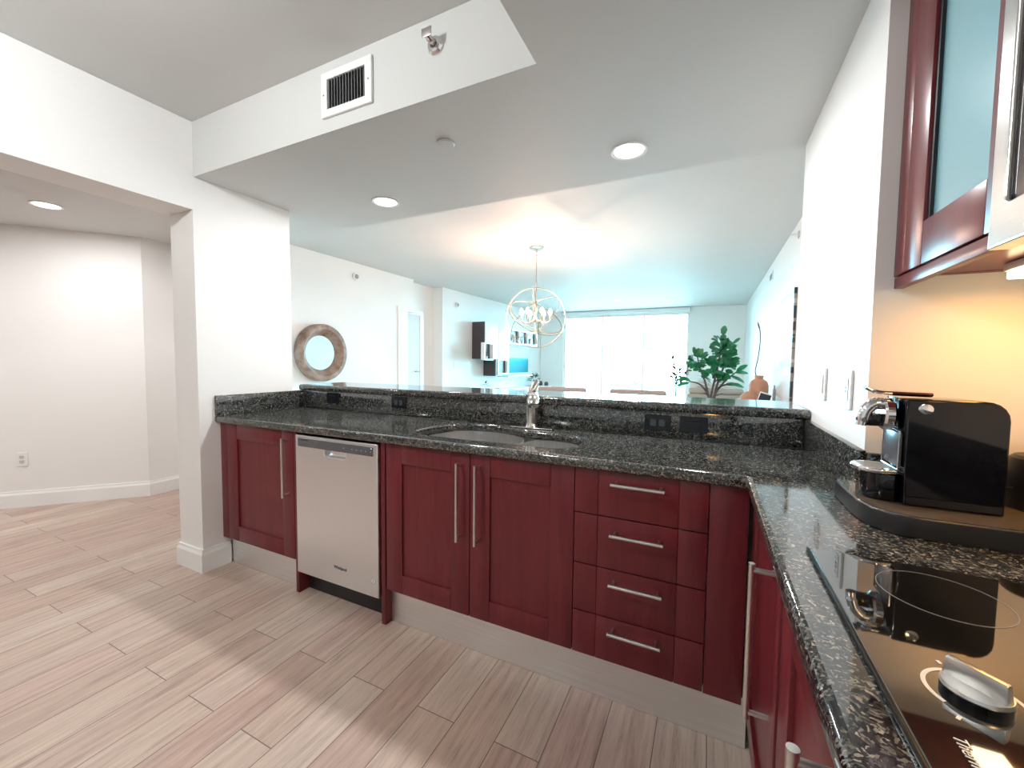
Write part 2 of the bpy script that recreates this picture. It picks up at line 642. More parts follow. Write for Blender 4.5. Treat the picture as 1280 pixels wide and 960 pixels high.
def copy_tree(o, parent=None):
    c = o.copy()
    COL.objects.link(c)
    if parent:
        c.parent = parent
        c.matrix_parent_inverse = o.matrix_parent_inverse.copy()
    for ch in list(o.children):
        copy_tree(ch, c)
    return c


B = bmesh.new

# ------------------------------------------------------------------ room shell
XL, XW, YN, YE, YF = -2.7447, 0.2555, -0.062, 0.5052, 0.936
ZH, ZS, ZB = 2.5635, 2.2653, 2.083
REAR = -5.5

bm = B(); box(bm, -7.0, 1.4, REAR - 0.1, 8.95, -0.10, 0.0); struct('floor', bm, FLOOR)
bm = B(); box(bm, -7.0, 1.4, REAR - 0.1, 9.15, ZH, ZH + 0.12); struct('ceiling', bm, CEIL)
# lowered ceiling: L-shape over the bar and over the range
bm = B()
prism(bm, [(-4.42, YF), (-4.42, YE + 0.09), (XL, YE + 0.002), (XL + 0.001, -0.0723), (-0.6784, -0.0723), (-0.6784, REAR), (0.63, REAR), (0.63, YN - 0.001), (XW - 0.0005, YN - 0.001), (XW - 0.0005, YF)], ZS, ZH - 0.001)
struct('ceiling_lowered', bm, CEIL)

# left wall with column, header over the hall opening
bm = B()
box(bm, -2.98, XL, -0.0811, YE, 0, ZH - 0.001)
box(bm, -2.98, XL, -3.3, -0.0811, ZB, ZH - 0.001)
box(bm, -2.98, XL, REAR, -3.3, 0, ZH - 0.001)
bmesh.ops.remove_doubles(bm, verts=bm.verts, dist=0.0001)
struct('wall_left', bm, WHITE)
bm = B(); prism(bm, [(-2.981, 0.42), (-2.981, YE), (-5.0, 0.90), (-5.0, 0.80)], 0, ZH - 0.001); struct('wall_between', bm, WHITE)
# hall beyond the opening: angled wall, wall behind the column, ceiling
bm = B(); prism(bm, [(-4.66, 0.469), (-6.60, -1.66), (-6.70, -1.56), (-4.76, 0.56)], 0, 2.31)
struct('wall_hall_angled', bm, WHITE)
bm = B(); prism(bm, [(-4.66, 0.47), (-4.66, 0.83), (-4.76, 0.85), (-4.76, 0.562)], 0, 2.31); struct('wall_hall', bm, WHITE)
bm = B(); prism(bm, [(-6.60, -1.66), (-6.60, REAR), (-6.70, REAR), (-6.70, -1.56)], 0, 2.31); struct('wall_hall_left', bm, WHITE)
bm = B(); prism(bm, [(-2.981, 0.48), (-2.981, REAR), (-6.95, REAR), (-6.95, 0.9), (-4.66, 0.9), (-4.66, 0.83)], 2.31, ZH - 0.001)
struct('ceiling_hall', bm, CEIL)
bm = B(); box(bm, -3.76, -2.982, REAR, -0.335, 2.2, 2.309); struct('ceiling_hall_drop', bm, CEIL)
# rear wall behind the camera
bm = B(); box(bm, -7.0, 1.3, REAR - 0.1, REAR, 0, ZH - 0.001); struct('wall_rear', bm, WHITE)
# wall block at the right of the bar opening, range wall
bm = B(); box(bm, XW, 1.2, YN, YF, 0, ZH - 0.001); struct('wall_right', bm, WHITE)
bm = B(); box(bm, 0.631, 0.75, REAR, YN - 0.001, 0, ZH - 0.001); struct('wall_range', bm, WHITE)
# half wall under the bar
bm = B(); box(bm, -2.979, XW - 0.001, 0.600, 0.76, 0, 1.036); box(bm, -2.979, XL, YE + 0.001, 0.600, 0, 1.036)
struct('wall_bar', bm, WHITE)
# dining wall on the left, with a doorway
DX = -4.464
bm = B()
box(bm, DX - 0.1, DX, 0.92, 3.545, 0, ZH - 0.001)
box(bm, DX - 0.1, DX, 3.545, 3.925, 2.032, ZH - 0.001)
box(bm, DX - 0.30, DX - 0.165, 3.40, 4.655, 0, ZH - 0.001)
struct('wall_dining', bm, WHITE)
# living room television wall (slightly turned)
A2, B2 = Vector((-4.418, 4.655)), Vector((-4.242, 9.15))
TD = (B2 - A2).normalized(); TN = Vector((TD.y, -TD.x))
bm = B(); prism(bm, [(DX - 0.30, 4.656), (-4.418, 4.656), (-4.242, 9.15), (-4.8, 9.15)], 0, ZH - 0.001); struct('wall_television', bm, WHITE)
bm = B(); prism(bm, [(0.585, YF + 0.001), (0.585, 9.15), (1.25, 9.15), (1.25, YF + 0.001)], 0, ZH - 0.001); struct('wall_living_right', bm, WHITE)
# window wall
WX0, WX1, WY = -3.595, -0.558, 8.95
bm = B()
box(bm, -4.24, WX0, WY, WY + 0.2, 0, ZH - 0.001)
box(bm, WX1, 0.584, WY, WY + 0.2, 0, ZH - 0.001)
box(bm, WX0, WX1, WY, WY + 0.2, 2.45, ZH - 0.001)
struct('wall_window', bm, WHITE)
bm = B()
FRW = 0.03
for x in (WX0, -2.605, -1.59, WX1 - 0.04):
    box(bm, x, x + 0.04, WY + 0.06, WY + 0.12, 0.0, 2.448)
box(bm, WX0, WX1, WY + 0.061, WY + 0.119, 0.001, 0.05)
box(bm, WX0, WX1, WY + 0.061, WY + 0.119, 2.40, 2.447)
win = struct('window_1', bm, PLATE)
for x0, x1 in ((WX0 + 0.04, -2.605), (-2.565, -1.59), (-1.55, WX1 - 0.04)):
    bm = B(); box(bm, x0 + 0.002, x1 - 0.002, WY + 0.085, WY + 0.093, 0.052, 2.398)
    g = struct('glass_pane', bm, GLASS, parent=win)
bm = B(); box(bm, WX0 - 0.02, WX1 + 0.02, WY - 0.07, WY - 0.002, 2.468, 2.552, 0.006)
bs = thing('roller_blind_box', 'white blind box along the top of the big living room window', 'blind', (-2.076, WY - 0.03, 2.468))
part('cassette', bm, WHITELAM, bs)
bm = B()
bm.free()
for x in (WX0 - 0.028, WX1 + 0.021):
    bm = B(); box(bm, x, x + 0.007, WY - 0.075, WY - 0.002, 2.463, 2.557); part('end_cap', bm, GREY, bs)
pass
bm = B(); box(bm, -6.0, 2.0, 9.155, 10.9, -0.15, -0.02); struct('floor_balcony', bm, CONCRETE)

# doorway in the dining wall, door in the recess behind it
bm = B()
box(bm, DX - 0.10, DX + 0.014, 3.546, 3.765, 0.001, 2.03)
box(bm, DX - 0.10, DX + 0.014, 3.538, 3.93, 2.031, 2.09)
RXF = DX - 0.164
box(bm, RXF, RXF + 0.03, 4.265, 4.355, 0.001, 2.10)
box(bm, RXF, RXF + 0.03, 3.62, 4.264, 2.02, 2.10)
dr = struct('door_1', bm, TRIM)
bm = B(); box(bm, RXF, RXF + 0.022, 3.625, 4.262, 0.008, 2.018)
struct('door_panel', bm, simple('door_paint_grey', (0.62, 0.60, 0.59), 0.4, noise=0), parent=dr)
bm = B()
lathe(bm, [(0.026, 0.0), (0.026, 0.008), (0.012, 0.012), (0.012, 0.04)], (RXF + 0.0225, 4.20, 1.075), 16, 'x')
tube(bm, [(RXF + 0.06, 4.20, 1.075), (RXF + 0.062, 4.15, 1.075), (RXF + 0.062, 4.10, 1.07)], 0.009, 8)
struct('door_handle', bm, NICKEL, True, parent=dr)


# baseboards
def baseboard(name, pts, h=0.135, t=0.016, side=1):
    bm = B()
    off = []
    pts = [Vector(p) for p in pts]
    for i, p in enumerate(pts):
        n = Vector((0, 0)); k = 0
        dirs = []
        if i > 0: dirs.append((pts[i] - pts[i - 1]).normalized())
        if i < len(pts) - 1: dirs.append((pts[i + 1] - pts[i]).normalized())
        ns = [Vector((d.y, -d.x)) * side for d in dirs]
        if len(ns) == 2:
            m = (ns[0] + ns[1]).normalized()
            off.append(m / max(0.3, m.dot(ns[0])))
        else:
            off.append(ns[0])
    prof = [(0.0, 0.0), (1.0, 0.0), (1.0, 0.78), (0.62, 0.9), (0.55, 1.0), (0.0, 1.0)]
    rows = [[bm.verts.new((p.x + o.x * (t * a + 0.0005), p.y + o.y * (t * a + 0.0005), 0.0005 + h * b)) for a, b in prof] for p, o in zip(pts, off)]
    for r0, r1 in zip(rows, rows[1:]):
        for k in range(len(prof)):
            k2 = (k + 1) % len(prof)
            bm.faces.new((r0[k], r0[k2], r1[k2], r1[k]))
    bm.faces.new(rows[0]); bm.faces.new(rows[-1][::-1])
    return struct(name, bm, TRIM)


baseboard('baseboard_left', [(-2.98, 0.40), (-2.98, -0.0811), (XL, -0.0811), (XL, 0.066)], side=1)
baseboard('baseboard_hall', [(-6.58, -1.638), (-4.66, 0.469), (-4.66, 0.735), (-2.984, 0.4205)], side=1)

# ------------------------------------------------------------------ recessed lights
def can(x, y, z, label, w, col=CAN_COL, r=0.085, group='recessed ceiling lights', rise=True):
    t = thing('recessed_light', label, 'ceiling light', (x, y, z), group)
    bm = B()
    lathe(bm, [(r, -0.0008), (r, -0.006), (r * 0.93, -0.009), (r * 0.80, -0.005), (r * 0.80, -0.0008)], (x, y, z), 36)
    part('trim_ring', bm, TRIM, t)
    bm = B()
    lathe(bm, [(r * 0.79, -0.001), (r * 0.78, -0.0045), (r * 0.4, -0.0065), (0, -0.007)], (x, y, z), 36)
    part('lens', bm, LENS, t)
    if w:
        lamp('AREA', 'recessed_lamp', (x, y, z - 0.014), w, col, r * 1.3, t)
    return t


can(-0.493, 0.638, ZS, 'round recessed light above the right part of the bar, nearest the wall switch', CAN_W)
can(-2.010, 0.644, ZS, 'round recessed light above the left part of the bar near the round mirror', CAN_W)
can(-4.315, -0.194, 2.31, 'round recessed light in the hall ceiling past the white column', HALL_W)
can(-5.2, -1.5, 2.31, 'unseen recessed light added as fill deep in the hall, nearer the angled wall', HALL_W)  # out of view, added to brighten the hall
can(-4.4, -2.0, 2.31, 'unseen recessed light added as fill deep in the hall, nearer the kitchen', HALL_W)  # second unseen hall fill, added for a more even hall
can(-1.875, 7.30, ZH, 'added ceiling light in place of the reflected bright spot before the big window', HOTSPOT_CAN_W)  # lamp added where the ceiling has only a reflected hot spot
for y, lb, w_ in ((-1.35, 'nearer the bar', 1.0), (-3.6, 'farther from the bar', 0.3)):  # unseen dome fixtures, added to brighten the soffit face and cabinet fronts
    t = thing('added_dome_light', 'unseen dome light added as fill on the raised kitchen ceiling, the one ' + lb, 'ceiling light', (-1.7, y, ZH))
    bm = B(); lathe(bm, [(0.0, -0.001), (0.19, -0.001), (0.19, -0.02), (0.175, -0.025), (0.0, -0.025)], (-1.7, y, ZH), 36); part('base', bm, TRIM, t)
    bm = B(); lathe(bm, [(0.17, -0.0255), (0.16, -0.05), (0.12, -0.075), (0.06, -0.09), (0.0, -0.093)], (-1.7, y, ZH), 36); part('glass_dome', bm, LENS, t)
    lamp('POINT', 'added_dome_lamp', (-1.7, y, ZH - 0.16), ADDED_DOME_W * w_, (0.97, 1.0, 1.0), 0.06, t)

# ------------------------------------------------------------------ soffit fittings
FY = -0.0723 - 0.0012
t = thing('air_vent', 'white framed air grille with dark upright slats on the soffit face', 'vent', (-1.558, FY, 2.325))
x0, x1, z0, z1 = -1.706, -1.411, 2.323, 2.513
bm = B()
box(bm, x0, x1, FY - 0.012, FY, z0, z0 + 0.032, 0.002); box(bm, x0, x1, FY - 0.012, FY, z1 - 0.032, z1, 0.002)
box(bm, x0, x0 + 0.036, FY - 0.0118, FY, z0 + 0.03, z1 - 0.03); box(bm, x1 - 0.036, x1, FY - 0.0118, FY, z0 + 0.03, z1 - 0.03)
fr = part('frame', bm, TRIM, t)
bm = B(); box(bm, x0 + 0.034, x1 - 0.034, FY - 0.002, FY, z0 + 0.03, z1 - 0.03); part('backing', bm, BLACK, t)
for k in range(13):
    x = x0 + 0.046 + k * 0.017
    bm = B(); box(bm, x - 0.0007, x + 0.0007, FY - 0.0125, FY - 0.0025, z0 + 0.031, z1 - 0.031, rot=((x, FY - 0.007, 0), Matrix.Rotation(0.5, 3, 'Z')))
    part('slat', bm, GREY, t)
for x in (x0 + 0.016, x1 - 0.016):
    bm = B(); lathe(bm, [(0.004, -0.0122), (0.003, -0.0142), (0, -0.0145)], (x, FY, (z0 + z1) / 2), 10, 'y'); part('screw', bm, GREY, t)

t = thing('fire_sprinkler', 'chrome sidewall sprinkler head on the soffit face right of the vent', 'sprinkler', (-1.108, FY, 2.45))
sx, sz = -1.095, 2.452
bm = B(); lathe(bm, [(0.036, 0.0), (0.036, -0.004), (0.028, -0.012), (0.016, -0.014), (0.016, 0.0)], (sx, FY, sz), 28, 'y'); part('escutcheon', bm, CHROME, t)
bm = B(); cyl(bm, (sx, FY, sz), (sx, FY - 0.03, sz), 0.011, 0.009)
for s in (-1, 1):
    tube(bm, spline([(sx + s * 0.009, FY - 0.026, sz), (sx + s * 0.014, FY - 0.036, sz + 0.002), (sx + s * 0.004, FY - 0.05, sz + 0.004)], 4), 0.0025, 8)
part('frame_arm', bm, NICKEL, t)
bm = B(); cyl(bm, (sx, FY - 0.03, sz), (sx, FY - 0.048, sz + 0.003), 0.0035); part('bulb', bm, simple('red_glass_bulb', (0.35, 0.03, 0.02), 0.2), t)
bm = B(); box(bm, sx - 0.024, sx + 0.02, FY - 0.056, FY - 0.051, sz - 0.002, sz + 0.03, 0.002); part('deflector', bm, NICKEL, t)
bm = B(); lathe(bm, [(0.0, -0.001), (0.040, -0.001), (0.041, -0.006), (0.036, -0.010), (0.0, -0.011)], (-1.25, 0.219, ZS), 32)
solo('sprinkler_cover_plate', bm, simple('cover_plate_grey', (0.62, 0.62, 0.62), 0.4, noise=0), 'small flat grey disc on the lowered ceiling between the two recessed lights', 'cover plate')

# ------------------------------------------------------------------ kitchen: worktop, splashbacks, bar
CT0, CT1 = 0.874, 0.914
sink_pts = [(-1.372, 0.155), (-1.388, 0.265), (-1.342, 0.44), (-1.232, 0.507), (-1.105, 0.503), (-0.985, 0.462), (-0.90, 0.434), (-0.80, 0.432), (-0.70, 0.418), (-0.625, 0.38), (-0.594, 0.285), (-0.600, 0.175), (-0.66, 0.114), (-0.78, 0.106), (-0.90, 0.108), (-1.05, 0.098), (-1.20, 0.10), (-1.325, 0.115)]
sink_loop = smooth_loop(sink_pts, 4)
CT_R = -2.6
bm = B()
plate(bm, [(-2.7425, 0.0), (-0.004, 0.0), (0.0, -0.004), (0.0, CT_R), (0.6285, CT_R), (0.6285, YN - 0.002), (XW - 0.002, YN - 0.002), (XW - 0.002, 0.578), (-2.7425, 0.578)], [sink_loop], CT0, CT1, 0.012)
solo('worktop', bm, GRANITE, 'dark speckled granite worktop running under the bar and along the cooktop', 'worktop')
bm = B(); box(bm, -2.744, -2.727, 0.002, 0.578, CT1 + 0.0005, 1.034, 0.002)
solo('backsplash', bm, GRANITE, 'short dark granite splashback strip on the white wall at the left end of the worktop', 'splashback')
bm = B(); box(bm, -2.7265, 0.236, 0.5786, 0.599, CT1 + 0.0005, 1.034, 0.0015)
solo('backsplash', bm, GRANITE, 'long dark granite splashback under the bar ledge behind the sink', 'splashback')
bm = B(); box(bm, 0.2365, 0.2545, YN - 0.018, 0.598, CT1 + 0.0005, 1.035, 0.002)
solo('backsplash', bm, GRANITE, 'dark granite splashback strip below the switch and outlet on the right wall', 'splashback')
bm = B(); box(bm, 0.256, 0.610, YN - 0.019, YN - 0.001, CT1 + 0.0005, 1.029, 0.002)
solo('backsplash', bm, GRANITE, 'dark granite splashback strip on the yellow lit wall behind the coffee machine', 'splashback')
bm = B(); box(bm, 0.6105, 0.6295, CT_R, YN - 0.020, CT1 + 0.0005, 1.029, 0.002)
solo('backsplash', bm, GRANITE, 'granite splashback strip along the wall behind the cooktop', 'splashback')
bm = B(); plate(bm, [(-2.735, 0.55), (0.252, 0.55), (0.252, 0.96), (-2.735, 0.96)], [], 1.0365, 1.0765, 0.012)
solo('bar_ledge', bm, GRANITE, 'raised dark granite bar ledge between the kitchen and the living room', 'bar top')

# ------------------------------------------------------------------ cabinet builders (sink run faces -Y)
DY0, DY1 = 0.026, 0.045      # door front / back


def shaker_y(x0, x1, z0, z1, st=0.092, y0=DY0, y1=DY1, top=0.085, bot=0.088):
    bm = B()
    g = 0.0008
    box(bm, x0, x0 + st, y0, y1, z0, z1, 0.0015); box(bm, x1 - st, x1, y0, y1, z0, z1, 0.0015)
    box(bm, x0 + st + g, x1 - st - g, y0, y1, z1 - top, z1, 0.0015); box(bm, x0 + st + g, x1 - st - g, y0, y1, z0, z0 + bot, 0.0015)
    box(bm, x0 + st - 0.004, x1 - st + 0.004, y0 + 0.009, y1 - 0.001, z0 + bot - 0.004, z1 - top + 0.004)
    return bm


def bar_handle(p0, p1, out, r=0.0065):
    """straight bar between p0 and p1 (front centre line); out = vector from bar to surface"""
    bm = B()
    p0, p1, out = Vector(p0), Vector(p1), Vector(out)
    cyl(bm, p0, p1, r, seg=14)
    d = (p1 - p0).normalized()
    for p in (p0 + d * 0.014, p1 - d * 0.014):
        cyl(bm, p, p + out, 0.0055, seg=10)
    return bm


# left base cabinet
t = thing('base_cabinet', 'cherry base cabinet with one shaker door, against the white column left of the dishwasher', 'cabinet', (-2.4, 0.3, 0.17))
bm = B(); box(bm, -2.743, -2.083, DY1 + 0.001, 0.56, 0.172, 0.872); part('body', bm, CHERRY, t)
bm = B(); box(bm, -2.743, -2.676, 0.030, DY1, 0.172, 0.870, 0.001); part('filler', bm, CHERRY, t)
d = part('door', shaker_y(-2.673, -2.086, 0.177, 0.870, 0.094), CHERRY, t)
part('handle', bar_handle((-2.127, -0.012, 0.518), (-2.127, -0.012, 0.836), (0, 0.038, 0)), NICKEL, d, 'brushed nickel bar handle')
bm = B(); box(bm, -2.725, -2.083, 0.0725, 0.080, 0.001, 0.170); 
solo('toe_kick', bm, KICK, 'short brushed metal toe kick under the cabinet beside the white column', 'toe kick')
bm = B(); box(bm, -2.0815, -2.058, DY0, 0.56, 0.001, 0.872, 0.001)
solo('end_panel', bm, CHERRY, 'narrow cherry upright panel on the left side of the dishwasher', 'panel')

# sink base
t = thing('base_cabinet', 'cherry base cabinet with two shaker doors under the sink', 'cabinet', (-1.0, 0.3, 0.17))
bm = B()
box(bm, -1.452, -1.434, DY1 + 0.001, 0.56, 0.172, 0.872); box(bm, -0.564, -0.546, DY1 + 0.001, 0.56, 0.172, 0.872)
box(bm, -1.434, -0.564, DY1 + 0.001, 0.56, 0.172, 0.19); box(bm, -1.434, -0.564, 0.545, 0.56, 0.19, 0.65)
box(bm, -1.434, -0.564, DY1 + 0.001, 0.064, 0.835, 0.872)
part('body', bm, CHERRYD, t)
d = part('door', shaker_y(-1.446, -0.995, 0.177, 0.870), CHERRY, t)
part('handle', bar_handle((-1.035, -0.012, 0.504), (-1.035, -0.012, 0.834), (0, 0.038, 0)), NICKEL, d, 'brushed nickel bar handle')
d = part('door', shaker_y(-0.991, -0.546, 0.177, 0.870), CHERRY, t)
part('handle', bar_handle((-0.947, -0.012, 0.504), (-0.947, -0.012, 0.834), (0, 0.038, 0)), NICKEL, d, 'brushed nickel bar handle')
bm = B(); box(bm, -1.478, -1.4535, DY0, 0.56, 0.001, 0.872, 0.001)
solo('end_panel', bm, CHERRY, 'narrow cherry upright panel on the right side of the dishwasher', 'panel')

# drawer base
t = thing('drawer_cabinet', 'cherry base cabinet with a stack of four drawers right of the sink doors', 'cabinet', (-0.33, 0.3, 0.17))
bm = B(); box(bm, -0.5435, -0.1005, DY1 + 0.001, 0.56, 0.172, 0.872); part('body', bm, CHERRYD, t)
zz = [(0.7085, 0.870), (0.520, 0.7045), (0.341, 0.516), (0.177, 0.337)]
hz = [0.833, 0.654, 0.4775, 0.302]
for (z0, z1), h in zip(zz, hz):
    bm = B()
    for x0, x1 in ((-0.5430, -0.4575), (-0.4560, -0.1895), (-0.1880, -0.1005)):
        box(bm, x0, x1, DY0, DY1, z0, z1, 0.0015)
    box(bm, -0.5425, -0.101, DY0 + 0.004, DY1, z0 + 0.002, z1 - 0.002)
    d = part('drawer', bm, CHERRY, t)
    part('handle', bar_handle((-0.407, -0.012, h), (-0.231, -0.012, h), (0, 0.038, 0), 0.0062), NICKEL, d, 'brushed nickel bar handle')
bm = B(); box(bm, -0.0985, 0.012, DY0 + 0.004, DY1, 0.172, 0.872, 0.001)
solo('corner_filler', bm, CHERRY, 'plain dark cherry corner panel right of the drawers', 'panel')
bm = B(); box(bm, -1.4525, 0.031, 0.0685, 0.076, 0.001, 0.170)
solo('toe_kick', bm, KICK, 'long brushed metal toe kick under the sink doors and drawers', 'toe kick')

# dishwasher
t = thing('dishwasher', 'stainless steel dishwasher between the cherry panels', 'dishwasher', (-1.76, 0.3, 0.002))
wx0, wx1 = -2.053, -1.486
bm = B(); box(bm, wx0 + 0.005, wx1 - 0.002, 0.062, 0.56, 0.13, 0.865); part('body', bm, BLACK, t)
bm = B(); box(bm, wx0 + 0.004, wx1 - 0.002, 0.085, 0.56, 0.002, 0.128); part('base_recess', bm, BLACK, t)
# door: curved panel with a pocket handle
bm = B()
px0, px1, pz0, pz1 = -1.838, -1.690, 0.768, 0.8015
hole = [(px0, pz1 + 0.02), (px0, pz0 + 0.018)] + [(px0 + 0.02 - 0.02 * math.cos(a), pz0 + 0.02 - 0.02 * math.sin(a)) for a in (0.4, 0.8, 1.2)] + [(px1 - 0.02 + 0.02 * math.sin(a), pz0 + 0.02 - 0.02 * math.cos(a)) for a in (0.4, 0.8, 1.2)] + [(px1, pz0 + 0.018), (px1, pz1 + 0.02)]
outline = [(wx0, 0.125), (wx1, 0.125), (wx1, 0.862), (wx0, 0.862)]
plate(bm, outline, [[(px0 + 0.002, pz1), (px1 - 0.002, pz1)] + [(x, z) for x, z in reversed(hole[1:-1])]], -0.022, 0.022, 0.004, 2)
bmesh.ops.rotate(bm, verts=bm.verts, cent=(0, 0, 0), matrix=Matrix.Rotation(PI / 2, 3, 'X'))
bmesh.ops.translate(bm, verts=bm.verts, vec=(0, 0.036, 0))
d = part('door', bm, STEELV, t)
bm = B(); box(bm, wx0 + 0.022, wx1 - 0.027, 0.0115, 0.0138, 0.803, 0.846, 0.0008); cp = part('control_strip', bm, DARKPANEL, d, 'dark grey control strip')
bm = B(); box(bm, wx0 + 0.04, wx0 + 0.10, 0.0108, 0.0117, 0.834, 0.841); part('vent_slot', bm, BLACK, d)
for k in range(6):
    bm = B(); lathe(bm, [(0.0035, 0.0112), (0.003, 0.0100), (0, 0.0099)], (-1.69 + 0.03 * k - (0.01 if k == 0 else -0.015), 0, 0.824), 10, 'y')
    part('button', bm, GREY, d)
bm = B(); box(bm, -1.525, -1.519, 0.0104, 0.0113, 0.838, 0.841); part('indicator_lamp', bm, simple('indicator_white', (0.9, 0.9, 0.9), 0.4, emit=(1, 1, 1), es=1.5), d)
bm = B(); box(bm, px0 + 0.001, px1 - 0.001, 0.040, 0.0585, pz0 + 0.001, pz1 - 0.001); part('handle_pocket', bm, CHROME, d)
bm = B(); text_bm(bm, 'Whirlpool', 0.021, Matrix.Translation((-1.735, 0.0128, 0.216)) @ Matrix.Rotation(PI / 2, 4, 'X')); part('maker_lettering', bm, DARKPANEL, d, smooth=False)
bm = B(); lathe(bm, [(0.0165, 0.0136), (0.0165, 0.0126), (0.0, 0.0124)], (-1.517, 0, 0.205), 24, 'y'); bd = part('badge', bm, PLATE, d, 'round white sticker')
bm = B()
lathe(bm, [(0.0145, 0.0122), (0.0145, 0.0117), (0.0125, 0.0117), (0.0125, 0.0122)], (-1.517, 0, 0.205), 24, 'y')
tube(bm, [(-1.523 , 0.0118, 0.196), (-1.513, 0.0118, 0.201), (-1.521, 0.0118, 0.207), (-1.512, 0.0118, 0.214)], 0.0013, 6)
part('badge_mark', bm, GREY, bd)

# ------------------------------------------------------------------ range run (faces -X)
RX0, RX1 = 0.022, 0.040


def shaker_x(y0, y1, z0, z1, st=0.09):
    bm = B()
    box(bm, RX0, RX1, y0, y0 + st, z0, z1, 0.0015); box(bm, RX0, RX1, y1 - st, y1, z0, z1, 0.0015)
    box(bm, RX0, RX1, y0 + st + 0.0008, y1 - st - 0.0008, z0, z0 + st, 0.0015); box(bm, RX0, RX1, y0 + st + 0.0008, y1 - st - 0.0008, z1 - st, z1, 0.0015)
    box(bm, RX0 + 0.009, RX1 - 0.001, y0 + st - 0.004, y1 - st + 0.004, z0 + st - 0.004, z1 - st + 0.004)
    return bm


t = thing('base_cabinet', 'cherry base cabinet in the inner corner under the worktop, with a long bar handle', 'cabinet', (0.33, -0.17, 0.17))
bm = B(); box(bm, RX1 + 0.001, 0.62, -0.500, -0.068, 0.172, 0.872); part('body', bm, CHERRYD, t)
d = part('door', shaker_x(-0.499, 0.018, 0.177, 0.870, 0.07), CHERRY, t)
part('handle', bar_handle((-0.020, -0.425, 0.492), (-0.020, -0.425, 0.833), (0.043, 0, 0), 0.0065), NICKEL, d, 'brushed nickel bar handle')
t = thing('base_cabinet', 'cherry base cabinet under the cooktop, its handle cut off at the bottom edge', 'cabinet', (0.33, -0.8, 0.17))
bm = B(); box(bm, RX1 + 0.001, 0.62, -1.42, -0.530, 0.172, 0.872); part('body', bm, CHERRYD, t)
d = part('door', shaker_x(-0.975, -0.528, 0.177, 0.870), CHERRY, t)
part('handle', bar_handle((-0.020, -0.892, 0.504), (-0.020, -0.892, 0.838), (0.043, 0, 0), 0.0068), NICKEL, d, 'brushed nickel bar handle')
d = part('door', shaker_x(-1.419, -0.979, 0.177, 0.870), CHERRY, t)
bm = B(); box(bm, 0.0685, 0.076, -2.5, 0.0675, 0.001, 0.170)
solo('toe_kick', bm, KICK, 'brushed metal toe kick under the cooktop cabinets', 'toe kick')

# ------------------------------------------------------------------ sink and faucet
t = thing('kitchen_sink', 'stainless undermount double bowl sink set in the granite', 'sink', (-0.98, 0.29, 0.70))


def bowl(pts, zt, zb, taper=0.07, rim=0.012):
    bm = B()
    c = Vector((sum(p[0] for p in pts) / len(pts), sum(p[1] for p in pts) / len(pts)))
    def ring(s, z):
        return [bm.verts.new((c.x + (p[0] - c.x) * s, c.y + (p[1] - c.y) * s, z)) for p in pts]
    prof = [(1.0, zt), (0.995, zt - 0.01), (1 - taper * 0.5, zb + 0.06), (1 - taper * 0.8, zb + 0.025), (1 - taper * 1.7, zb + 0.006), (1 - taper * 3, zb), (0.12, zb - 0.003), (0.10, zb - 0.006)]
    rs = [ring(s, z) for s, z in prof]
    n = len(pts)
    for a, b in zip(rs, rs[1:]):
        for k in range(n):
            bm.faces.new((a[k], a[(k + 1) % n], b[(k + 1) % n], b[k]))
    bm.faces.new(rs[-1])
    bmesh.ops.solidify(bm, geom=bm.faces[:], thickness=0.0012)
    return bm


bl = smooth_loop([(-1.378, 0.152), (-1.395, 0.265), (-1.350, 0.446), (-1.235, 0.514), (-1.10, 0.510), (-0.99, 0.468), (-0.915, 0.40), (-0.905, 0.26), (-0.915, 0.145), (-0.97, 0.096), (-1.10, 0.092), (-1.325, 0.108)], 5)
part('bowl', bowl(bl, 0.8725, 0.69), SINKST, t)
br_ = smooth_loop([(-0.885, 0.145), (-0.89, 0.26), (-0.875, 0.405), (-0.81, 0.438), (-0.70, 0.425), (-0.619, 0.385), (-0.587, 0.285), (-0.594, 0.17), (-0.655, 0.107), (-0.78, 0.100)], 5)
part('bowl', bowl(br_, 0.8725, 0.72), SINKST, t)
bm = B(); box(bm, -0.912, -0.886, 0.10, 0.42, 0.850, 0.858, 0.003); part('divider', bm, SINKST, t)
for x, y, z in ((-1.13, 0.29, 0.684), (-0.74, 0.26, 0.714)):
    bm = B(); lathe(bm, [(0.042, 0.004), (0.042, 0.006), (0.03, 0.007), (0.028, 0.003), (0.0, 0.002)], (x, y, z), 24); part('drain', bm, CHROME, t)

t = thing('kitchen_faucet', 'chrome single lever faucet with a short spout behind the sink', 'faucet', (-0.925, 0.512, 0.9145))
fx, fy = -0.925, 0.512
bm = B(); plate(bm, rrect(fx - 0.12, fx + 0.12, fy - 0.026, fy + 0.026, 0.025), [], 0.9147, 0.922, 0.003); part('base_plate', bm, CHROME, t)
FAUC = simple('polished_nickel', (0.80, 0.78, 0.76), 0.14, metal=1.0, noise=0.0)
bm = B(); lathe(bm, [(0.034, 0.922), (0.031, 0.930), (0.029, 0.945), (0.029, 1.078), (0.0305, 1.082), (0.0305, 1.092), (0.029, 1.096), (0.026, 1.100), (0, 1.100)], (fx, fy, 0), 28); part('column', bm, FAUC, t)
bm = B()
sp = spline([(fx + 0.012, fy - 0.012, 1.055), (fx + 0.030, fy - 0.045, 1.075), (fx + 0.046, fy - 0.085, 1.082), (fx + 0.060, fy - 0.120, 1.072), (fx + 0.068, fy - 0.140, 1.045)], 5)
tube(bm, sp, [0.022] * 8 + [0.024] * 6 + [0.027, 0.028, 0.029, 0.029, 0.029, 0.028, 0.026], 20)
part('spout', bm, FAUC, t)
bm = B()
